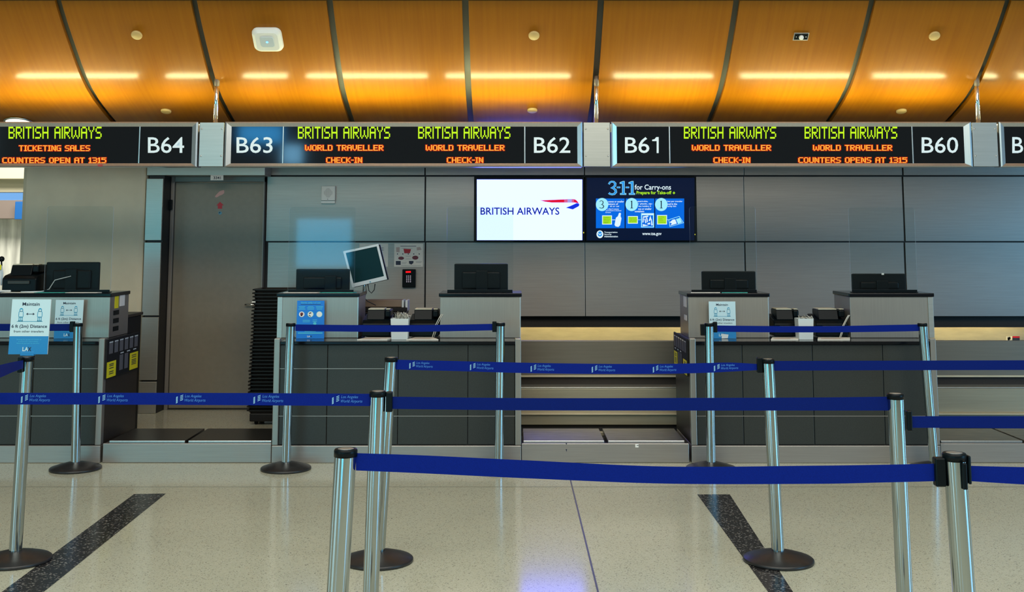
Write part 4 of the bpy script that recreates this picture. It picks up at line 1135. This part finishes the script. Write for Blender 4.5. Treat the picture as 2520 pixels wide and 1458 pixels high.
# dark document printer behind the middle counter
Yd = Yc+1.00
t = thing('document_printer', atY(945,800,Yd), 'brown and black document printer behind the counter, under the tilted monitor', 'printer')
def dbox(nm, m, a, b, c, d, y0, y1, bev=0.004):
    MB().box(RX(a,(b+d)/2,Yd), RX(c,(b+d)/2,Yd), Yd+y0, Yd+y1, RZ(d,Yd), RZ(b,Yd), bev).build(nm, m, t)
dbox('rear_cover', 'brown_box', 893, 741, 985, 758, 0.10, 0.28)
dbox('end_plate', 'grey_plastic', 985.5, 741, 991, 760, 0.10, 0.27)
dbox('end_plate', 'grey_plastic', 995, 741, 1001, 768, 0.08, 0.27)
dbox('body', 'black_matte', 889, 758.5, 1000, 768, 0.04, 0.30)
dbox('front_tray', 'tray', 892, 768.5, 998, 781, 0.0, 0.28)
m = MB()
for i in range(18): a_ = RX(893+i*5.8,775,Yd); m.box(a_, a_+0.009, Yd-0.006, Yd-0.0005, RZ(779,Yd), RZ(770,Yd), 0.002)
m.build('tractor_teeth', 'black_plastic', t)
MB().box(RX(905,800,Yd), RX(990,800,Yd), Yd+0.03, Yd+0.26, 0.002, RZ(781.5,Yd), 0.004).build('pedestal', 'black_matte', t)
# dark bin and shelf behind the far left counter
t = thing('side_cabinet', atY(305,835,Yc+0.82), 'small dark cabinet behind the far left counter beside the column', 'cabinet')
Y = Yc+0.80
MB().box(RX(272,800,Y), RX(312,800,Y), Y, Y+0.35, 0.002, RZ(783,Y), 0.004).build('body', 'black_matte', t)
MB().box(RX(270,777,Y), RX(316,777,Y), Y-0.02, Y+0.37, RZ(782.5,Y), RZ(775,Y), 0.004).build('top_shelf', 'laminate_side', t)
MB().box(RX(286,766,Y), RX(299,766,Y), Y+0.03, Y+0.12, RZ(774.5,Y), RZ(762,Y), 0.012).build('handset', 'black_plastic', t)
# stand and keyboard at far left
Y = Yp+0.12
t = thing('scanner_stand', atY(4,700,Y), 'pale stand with a dark round knob and yellow tag at the left edge', 'stand')
m = MB()
for px in (-10, -4, 3): m.cyl(atY(px,703,Y)+Vector((0,0,-0.0)), atY(px-1,664,Y), 0.006, 10)
m.box(RX(-14,700,Y), RX(6,700,Y), Y-0.03, Y+0.05, ZT+0.001, ZT+0.012, 0.003)
m.tube([atY(5,700,Y), atY(6,672,Y), atY(4,655,Y), atY(-4,660,Y)], 0.007, 8); m.build('frame', 'grey_plastic', t)
m = MB(); c_ = atY(4,638,Y); m.lathe([(0,-0.022),(0.016,-0.016),(0.022,0),(0.016,0.016),(0,0.022)], c_, 20); m.cyl(c_+Vector((0,0,-0.02)), atY(4,656,Y), 0.006, 10); m.build('knob', 'black_plastic', t)
m = MB(); m.box(RX(-3,658,Y), RX(5,658,Y), Y-0.014, Y-0.009, RZ(664,Y), RZ(652,Y), 0.001); m.build('yellow_tag', 'yellow', t)
Y = Yp+0.05
t = thing('keyboard', atY(5,708,Y), 'pale keyboard lying on the far left cabinet at the picture edge', 'keyboard')
MB().box(RX(-45,708,Y), RX(19,708,Y), Y+0.05, Y+0.055+0.03, ZT+0.0045, ZT+0.018, 0.003).build('body', 'white_plastic', t)
m = MB(); Y = Yp+0.05
m.tube([Vector((RX(52,706,Y),Y,ZT+0.009)), Vector((RX(75,706,Y),Y-0.01,ZT+0.009)), Vector((RX(100,706,Y),Y+0.01,ZT+0.010)), Vector((RX(104,705,Y),Y+0.06,ZT+0.012)), Vector((RX(109,702,Y),Y+0.095,ZT+0.024)), Vector(atY(135,690,Yp+0.165)), Vector(atY(175,680,Yp+0.195))], 0.004, 6)
tag(m.build('monitor_cable', 'grey_plastic', None, loc=(RX(88,706,Y),Y,ZT+0.01)), 'thin grey cable crossing in front of the far left monitor', 'cable')
# ================================================================ TRAY STACK
Yt = 10.02
tw_ = 0.46
zb0 = 0.0
base = thing('tray_cart', (RX(650,1030,Yt), Yt+0.2, 0), 'black block under the tall stack of trays by the door', 'cart')
xL = RX(613,1030,Yt)
m = MB(); m.box(xL, xL+tw_-0.05, Yt+0.01, Yt+0.36, 0.03, 0.10, 0.008); m.build('deck', 'tray', base)
for sx_ in (0.05, tw_-0.10):
    for sy_ in (0.06, 0.30):
        MB().cyl((xL+sx_-0.012,Yt+sy_,0.0255),(xL+sx_+0.012,Yt+sy_,0.0255),0.025,16).build('caster', 'black_plastic', base)
NT = 35; z = 0.101; top = RZ(712, Yt); step = (top-z)/NT
def make_tray():
    m = MB(); d = 0.38; w = tw_
    # nested tray: sloping walls with a rolled rim
    def ring(ix, iy, zz): return rr4(w/2-ix, d/2-iy, zz)
    def rr4(a, b, zz): return [(x, y, zz) for x, y in rrect(a, b, 0.03, 3)]
    h = min(0.060, step-0.0012)
    L = [rr4(w/2-0.022, d/2-0.022, 0.0), rr4(w/2-0.014, d/2-0.014, h-0.011), rr4(w/2, d/2, h-0.010), rr4(w/2, d/2, h), rr4(w/2-0.012, d/2-0.012, h), rr4(w/2-0.025, d/2-0.025, 0.004)]
    n_ = len(L[0]); V = sum(L, []); Fs = [list(range(n_))[::-1]]
    for k_ in range(len(L)-1):
        for i in range(n_): j = (i+1) % n_; Fs.append((k_*n_+i, k_*n_+j, (k_+1)*n_+j, (k_+1)*n_+i))
    Fs.append([(len(L)-1)*n_+i for i in range(n_)])
    m.add(V, Fs); return m
tr0 = None
step = (top-z)/NT
ordn = None
for i in range(NT):
    zz = z+i*step
    f = i/(NT-1)
    xc = RX(606+14*f, 1000-288*f, Yt)+tw_/2 + random.uniform(-0.003,0.003)
    if tr0 is None: tr0 = o = make_tray().build('security_tray', 'tray')
    else: o = tr0.copy(); COL.objects.link(o)
    o.location = (xc, Yt+0.19+random.uniform(-0.004,0.004), zz); o.rotation_euler = (0, 0, random.uniform(-0.008,0.008))
    lb = 'black plastic tray nested in the tall stack beside the grey door'
    if i == NT-1: lb = 'topmost black tray of the tall stack beside the grey door'
    if i == 0: lb = 'bottom black tray of the tall stack beside the grey door'
    tag(o, lb, 'tray', 'black trays nested in the tall stack')
o = MB(); o.box(RX(620,744,Yt), RX(629,744,Yt), Yt-0.006, Yt-0.002, RZ(745,Yt), RZ(742,Yt))
tag(o.build('paper_tag', 'white_plastic', None), 'tiny white tag stuck to the front of the tray stack', 'tag')

# ================================================================ SIGNS
def distance_sign_art(t, m3, dz=0.0):
    # u to the right, v up, both 0..1
    A = Art(m3(0.0)); A.rect(0,0.328,1,1, 0); A.rect(0,0,1,0.328, 1); A.build('printed_face', ['sign_pale','sign_blue'], t)
    A = Art(m3(0.0008)); A.text('Maintain', 0.274,0.945,0.717,0.884, bold=0.012); A.text('6 ft (2m) Distance', 0.035,0.540,0.945,0.462, bold=0.014)
    A.text('from other travelers', 0.10,0.440,0.865,0.395); A.build('lettering', 'ink', t)
    A = Art(m3(0.0008))
    a = 0.7
    for c in (0.254, 0.737):
        A.circ(c, 0.806, 0.046, 0.034, 0)
        A.stroke([(c-0.035,0.785),(c-0.055,0.765),(c-0.060,0.69),(c-0.045,0.676),(c+0.045,0.676),(c+0.060,0.69),(c+0.055,0.765),(c+0.035,0.785)], 0.014, 0, True)
        for d in (-0.042, 0.0, 0.042): A.rect(c+d-0.008, 0.60, c+d+0.008, 0.678)
        A.rect(c-0.06,0.598,c-0.005,0.612); A.rect(c+0.005,0.598,c+0.06,0.612)
    A.rect(0.16,0.594,0.82,0.602); A.build('pictogram', 'sign_cyan', t)
    A = Art(m3(0.0014))
    for c in (0.254, 0.737): A.circ(c+0.003, 0.800, 0.030, 0.018, 0)
    A.build('pictogram_face', 'sign_pale', t)
    A = Art(m3(0.0008)); A.rect(0.42,0.728,0.57,0.737); A.poly([(0.385,0.7325),(0.43,0.755),(0.43,0.71)]); A.poly([(0.605,0.7325),(0.56,0.71),(0.56,0.755)]); A.build('double_arrow', 'ink', t)
    A = Art(m3(0.0008))
    for i, (s, a_, b_) in enumerate((('Slowing the spread of COVID-19',0.19,0.82),('is everyone\'s responsibility.',0.24,0.75),('Please do your part to save lives.',0.20,0.78))):
        A.text(s, a_, 0.277-0.035*i, b_, 0.253-0.035*i)
    A.build('small_text', 'sign_lightcyan', t)
    A = Art(m3(0.0008)); A.text('LA', 0.357,0.132,0.51,0.056, bold=0.03); A.build('lettering', 'sign_pale', t)
    A = Art(m3(0.0008)); A.text('X', 0.495,0.132,0.585,0.056, bold=0.03); A.build('lettering', 'ink', t)
def bil(c4, y, back):
    TL_, TR_, BR_, BL_ = c4
    def m3(o):
        def f(u, v):
            p = (TL_*(1-u)+TR_*u)*v+(BL_*(1-u)+BR_*u)*(1-v)
            return (p.x, p.y-o-0.0005, p.z)
        return f
    return m3
# large sign on the left stanchion
YB = 5.88
c4 = [atY(px,py,YB-0.01) for px,py in ((30.5,737),(126,737.5),(116.5,872.5),(20,872.5))]
t = thing('distance_sign', atY(68,873,YB), 'large keep your distance sign mounted on the left barrier post', 'sign', 'keep your distance signs')
m = MB(); quadbox(m, c4, YB-0.010, YB-0.004); bd = m.build('sign_board', 'white_plastic', t)
distance_sign_art(bd, bil(c4, YB-0.01, 0))
m = MB(); c_ = atY(68,874,YB); m.box(c_.x-0.035, c_.x+0.035, YB-0.012, YB+0.02, c_.z-0.004, c_.z+0.018, 0.003); m.build('sign_clamp', 'sign_blue', t)
for corners, lb in ((((137.5,738.5),(206.5,738.5),(200,837.5),(132,838)), 'distance sign leaning on the far left cabinet behind the first post'),
                    (((1744,742.5),(1809.5,742.5),(1812,838),(1746,838)), 'distance sign leaning on the cabinet under sign B61')):
    Y = Yp-0.05
    c4 = [atY(px,py,Y) for px,py in corners]
    c4[2].z = max(c4[2].z, ZL+0.001); c4[3].z = max(c4[3].z, ZL+0.001)
    t = thing('distance_sign', (sum(c4, Vector())/4), lb, 'sign', 'keep your distance signs')
    m = MB(); quadbox(m, c4, Y, Y+0.004); bd = m.build('sign_board', 'white_plastic', t)
    distance_sign_art(bd, bil(c4, Y, 0))
    m = MB(); xm_ = (c4[2].x+c4[3].x)/2; m.box(xm_-0.05, xm_+0.05, Y+0.005, Y+0.045, ZL+0.001, ZL+0.012, 0.002); m.build('easel_foot', 'black_plastic', t)
    if corners[0][0] > 1000:
        A = Art(wallmap(Y-0.003)); A.poly([(1776,822),(1793,824),(1791,833),(1776,833.5)]); A.build('taped_note', 'bin_white', bd)
# blue travel poster
Y = Yp-0.05
c4 = [atY(px,py,Y) for px,py in ((731.5,740.5),(798.5,740.5),(797.5,838),(728.5,838.5))]
c4[2].z = c4[3].z = max(c4[3].z, ZL+0.001)
t = thing('travel_poster', (sum(c4, Vector())/4), 'bright blue travel safely poster leaning on the steel cabinet', 'sign')
m = MB(); quadbox(m, c4, Y, Y+0.004); bd = m.build('sign_board', 'sign_bright', t)
m3 = bil(c4, Y, 0)
A = Art(m3(0.0008)); A.text('TRAVEL SAFELY AT LAX', 0.13,0.965,0.87,0.925, bold=0.02)
for i, (c, L) in enumerate(((0.18,3),(0.5,3),(0.82,3))):
    for r in range(L): wv = (0.12,0.10,0.13)[(i+r) % 3]; A.rect(c-wv, 0.838-r*0.036, c+wv, 0.852-r*0.036)
for r in range(2): A.rect(0.22,0.472-r*0.04,0.48,0.487-r*0.04); A.rect(0.58,0.482-r*0.04,0.74,0.497-r*0.04)
A.rect(0.3,0.182,0.70,0.205); A.rect(0.06,0.128,0.94,0.158)
for c in (0.5,0.82): A.circ(c,0.64,0.115,0.082)
A.circ(0.66,0.395,0.06,0.04); A.build('pale_blue_print', 'sign_lightcyan', bd)
A = Art(m3(0.0008)); A.rect(0.13,0.895,0.87,0.905); A.build('underline', 'ink', bd)
A = Art(m3(0.0014))
for c in (0.18,0.5,0.82): A.circ(c,0.64,0.10,0.072)
A.text('LA', 0.40,0.078,0.50,0.032, bold=0.03); A.build('white_disc', 'white_plastic', bd)
A = Art(m3(0.0014)); A.text('X', 0.50,0.078,0.57,0.032, bold=0.03); A.build('lettering', 'ink', bd)
A = Art(m3(0.0020)); A.circ(0.18,0.648,0.055,0.042); A.rect(0.14,0.59,0.20,0.63); A.build('head_picture', 'maroon', bd)
A = Art(m3(0.0020)); A.poly([(0.45,0.63),(0.45,0.68),(0.53,0.695),(0.52,0.66),(0.48,0.66)]); A.poly([(0.43,0.60),(0.52,0.575),(0.50,0.60),(0.46,0.62)]); A.build('cough_picture', 'ink', bd)

# ================================================================ BARRIER POSTS
def post(top, low, Y, label, clips=()):
    a = atY(*top, Y); b = atY(*low, Y)
    dr = (a-b); dr.x = dr.x; k_ = dr.x/dr.z
    bx = a.x-k_*a.z
    t = thing('barrier_post', (bx, Y, 0), label, 'barrier post', 'silver queue barrier posts')
    H = a.z
    # dome base
    m = MB(); m.lathe([(0.0,0.0005),(0.168,0.0005),(0.174,0.004),(0.174,0.014),(0.168,0.019),(0.12,0.034),(0.07,0.047),(0.045,0.052),(0.0,0.053)], (bx,Y,0), 48); m.build('base', 'rubber', t)
    # fluted tube along the lean
    R0 = 0.0310; nseg = 192; vs = []; fs = []
    zs = [0.052, H-0.022]
    for z_ in zs:
        for i in range(nseg):
            an = 2*math.pi*i/nseg; r = R0+0.00005*math.cos(an*32)
            g_ = abs(((an-math.pi/4+math.pi/4) % (math.pi/2))-math.pi/4)
            if g_ < 0.04: r -= 0.0018
            vs.append((bx+k_*z_+r*math.cos(an), Y+r*math.sin(an), z_))
    for i in range(nseg): j = (i+1) % nseg; fs.append((i, j, nseg+j, nseg+i))
    fs.append(list(range(nseg))[::-1]); fs.append([nseg+i for i in range(nseg)])
    m = MB(); m.add(vs, fs[:-2], 0, True); m.add(vs, fs[-2:], 0, False); m.build('tube', 'chrome', t)
    m = MB(); m.lathe([(0.0335,-0.021),(0.0335,-0.004),(0.031,0.0),(0.0,0.0)], (bx+k_*H,Y,H), 40); cap_ = m.build('cap', 'black_plastic', t)
    m = MB(); m.lathe([(0.0,0.0006),(0.022,0.0006),(0.023,0.0)], (bx+k_*H,Y,H+0.0002), 32); m.build('cap_disc', 'steel_frame', cap_)
    for side in clips:
        cx_ = bx+k_*(H-0.045)
        if side == 'l': m = MB(); m.box(cx_-0.062, cx_-0.031, Y-0.018, Y+0.018, H-0.085, H-0.006, 0.004)
        if side == 'r': m = MB(); m.box(cx_+0.0315, cx_+0.040, Y-0.018, Y+0.018, H-0.085, H-0.006, 0.004)
        if side == 'f': m = MB(); m.box(cx_+0.006, cx_+0.019, Y-0.040, Y-0.030, H-0.095, H-0.022, 0.003)
        m.build('belt_receiver', 'black_plastic', t)
    return t, k_, bx, H
YA, YB, YC, YD = 8.15, 5.88, 4.60, 3.34
post((192,796),(186,1141),YA,'silver post on a black dome base beside the black-topped scale at left')
post((715.5,796),(704,1141),YA,'silver post on a black dome base before the blue travel poster')
post((1231.5,795),(1228,1130),YA,'silver post in front of the cabinet below the white airline screen')
post((1745,796),(1750,1140),YA,'silver post with black clips before the distance sign under sign B61', ('l',))
post((2269.5,796),(2297,1120),YA,'leaning silver post at the right end of the rightmost counter')
post((67.5,879),(38,1363),YB,'silver post carrying the large distance sign at left')
post((962.5,880),(932,1363),YB,'middle row silver post just behind the post with the printed belt')
post((1889.5,884),(1915,1368),YB,'silver post standing on the black floor stripe at right')
post((930,963),(916,1365),YC,'silver post where the long printed belt ends, left of centre')
post((2203,969),(2222,1370),YC,'silver post near the right edge between the long and short blue belts')
post((851,1105),(836,1370),YD,'large foreground silver post left of centre')
post((2348,1115),(2366,1370),YD,'large foreground silver post at the right edge', ('f','r'))

# ================================================================ BELTS
def catmull(pts, n=10):
    P = [Vector(p) for p in pts]; out = []
    for i in range(len(P)-1):
        p0 = P[max(i-1,0)]; p1 = P[i]; p2 = P[i+1]; p3 = P[min(i+2,len(P)-1)]
        for s_ in range(n):
            u = s_/n
            out.append(0.5*((2*p1)+(p2-p0)*u+(2*p0-5*p1+4*p2-p3)*u*u+(3*p1-p0-3*p2+p3)*u**3))
    out.append(P[-1]); return out
def belt(pts, Y, label, m='belt', clip=None, logos=(), dyc=0.0):
    # pts: (px, py top, py bottom[, Y])
    T_, B_ = [], []
    for p in pts:
        yy = p[3] if len(p) > 3 else Y
        T_.append(atY(p[0],p[1],yy)); B_.append(atY(p[0],p[2],yy))
    T_, B_ = catmull(T_), catmull(B_)
    mid = (T_[len(T_)//2]+B_[len(B_)//2])/2
    mb = MB(); n_ = len(T_); h_ = 0.0009
    vs = [(p.x,p.y-h_,p.z) for p in T_]+[(p.x,p.y-h_,p.z) for p in B_]+[(p.x,p.y+h_,p.z) for p in T_]+[(p.x,p.y+h_,p.z) for p in B_]
    fs = []
    for i in range(n_-1):
        fs += [(i,n_+i,n_+i+1,i+1),(2*n_+i,2*n_+i+1,3*n_+i+1,3*n_+i),(i,i+1,2*n_+i+1,2*n_+i),(n_+i,3*n_+i,3*n_+i+1,n_+i+1)]
    fs += [(0,2*n_,3*n_,n_),(n_-1,2*n_-1,4*n_-1,3*n_-1)]
    mb.add(vs, fs, 0, False)
    o = mb.build('queue_belt', m, None, loc=mid); tag(o, label, 'belt', 'blue queue barrier belts')
    if clip:
        for c in clip if isinstance(clip, list) else [clip]:
            a = atY(c[0],c[1],Y); b = atY(c[2],c[3],Y)
            MB().box(a.x, b.x, Y-0.014+dyc, Y+0.014+dyc, b.z, a.z, 0.004).build('end_clip', 'black_plastic', o)
    for (lx0, lx1, ty, by, bright) in logos:
        def mp(u, v, lx0=lx0, lx1=lx1, ty=ty, by=by):
            # u along 0..1 across the logo, v 0..1 up the belt; slope from the belt's own edges
            px = lx0+(lx1-lx0)*u
            x = RX(px, (ty+by)/2, Y)
            for i in range(n_-1):
                a, b = (T_[i], T_[i+1])
                if min(a.x,b.x) <= x <= max(a.x,b.x):
                    f = (x-a.x)/(b.x-a.x) if abs(b.x-a.x) > 1e-9 else 0
                    zt_l = a.z+(b.z-a.z)*f; zb_l = B_[i].z+(B_[i+1].z-B_[i].z)*f; yy = a.y+(b.y-a.y)*f
                    return (x, yy-h_-0.0006, zb_l+(zt_l-zb_l)*v)
            return (x, Y-h_-0.0006, T_[0].z*v+B_[0].z*(1-v))
        A = Art(mp)
        for r in range(6): b0 = 0.12+r*0.092; A.poly([(0.0,b0),(0.055-0.0,b0+0.07),(0.06,b0+0.13),(0.008,b0+0.07)], 0)
        for r in range(4): b0 = 0.33+r*0.125; A.poly([(0.14,b0),(0.235,b0+0.10),(0.24,b0+0.155),(0.145,b0+0.055)], 0)
        A.text('Los Angeles', 0.30, 0.86, 0.86, 0.56, 1, bold=0.0, shear=0.25); A.text('World Airports', 0.29, 0.52, 1.0, 0.20, 1, bold=0.0, shear=0.25)
        A.build('printed_logo', ['print_light','print_mid'], o)
    return o
belt([(-200,797.5,815),(0,797.5,815),(90,798,815),(176,797.5,815)], YA, 'far blue belt passing behind the large distance sign at left', 'belt_dark', (173,791.5,183,817.5))
belt([(727,799,815),(880,800.5,817),(1040,800.5,817),(1215,797.5,813.5)], YA, 'blue belt crossing in front of the blue travel poster', 'belt', (1211.5,791.5,1222,817.5))
belt([(1764,801.5,817),(1900,803,818.5),(2050,803,818.5),(2180,800.5,817),(2260,799,815.5)], YA, 'blue belt crossing below the distance sign under sign B61', 'belt', (1754.5,792.5,1765,818.5))
belt([(57,887,907,YB-0.05),(30,892,917,YB-0.45),(0,899,930,YB-0.95),(-60,913,950,YB-1.5),(-230,968,1012,YB-2.7)], YB, 'short blue belt sloping down from the sign post at the left edge', 'belt', (56,877,64.5,915), (), -0.047)
bl = [(975,886,910),(1130,889.5,914),(1300,893.5,919),(1480,896,921),(1640,896,920.5),(1740,894,918),(1800,893,915),(1863,896.5,911.5)]
belt(bl, YB, 'long printed blue belt in the middle row across the middle conveyor', 'belt', (1862,880,1876,918),
     logos=[(1016,1072,0,0,0),(1160,1216,0,0,0),(1304,1360,0,0,0),(1449,1505,0,0,0),(1594,1650,0,0,0),(1739,1797,0,0,0)])
belt([(1904,889,913),(2100,888.5,912),(2300,888,911.5),(2620,887,911)], YB, 'plain blue belt running right from the floor stripe post to the edge', 'belt_dark')
belt([(-250,967,995),(0,967.5,996),(300,967.5,996.5),(600,968,998),(912,970,1000)], YC, 'long printed blue belt at left crossing before the door', 'belt',
     logos=[(-84,-15,0,0,0),(98,167,0,0,0),(281,351,0,0,0),(465,535,0,0,0),(648,719,0,0,0),(834,906,0,0,0)])
belt([(965,977,1007),(1300,980.5,1010.5),(1700,980,1011),(2000,979,1011),(2186,977,1011)], YC, 'long plain dark blue belt across both right counters', 'belt_dark', (950.5,964.5,966,1014))
belt([(2243,1025,1053.5),(2380,1025,1054),(2650,1025,1056)], YC, 'short low blue belt at the right edge', 'belt_dark', (2229.5,1010.5,2244,1060.5))
belt([(876,1116,1158.5),(1050,1122,1166),(1300,1134,1178),(1640,1149,1191),(2000,1147,1191.5),(2180,1144.5,1188),(2300,1142,1185)], YD, 'wide foreground blue belt sagging across the lower picture', 'belt', (2297,1126,2326,1197))
belt([(2378,1147,1184),(2450,1149,1189),(2640,1153,1200)], YD, 'foreground blue belt stub leaving the right edge', 'belt')
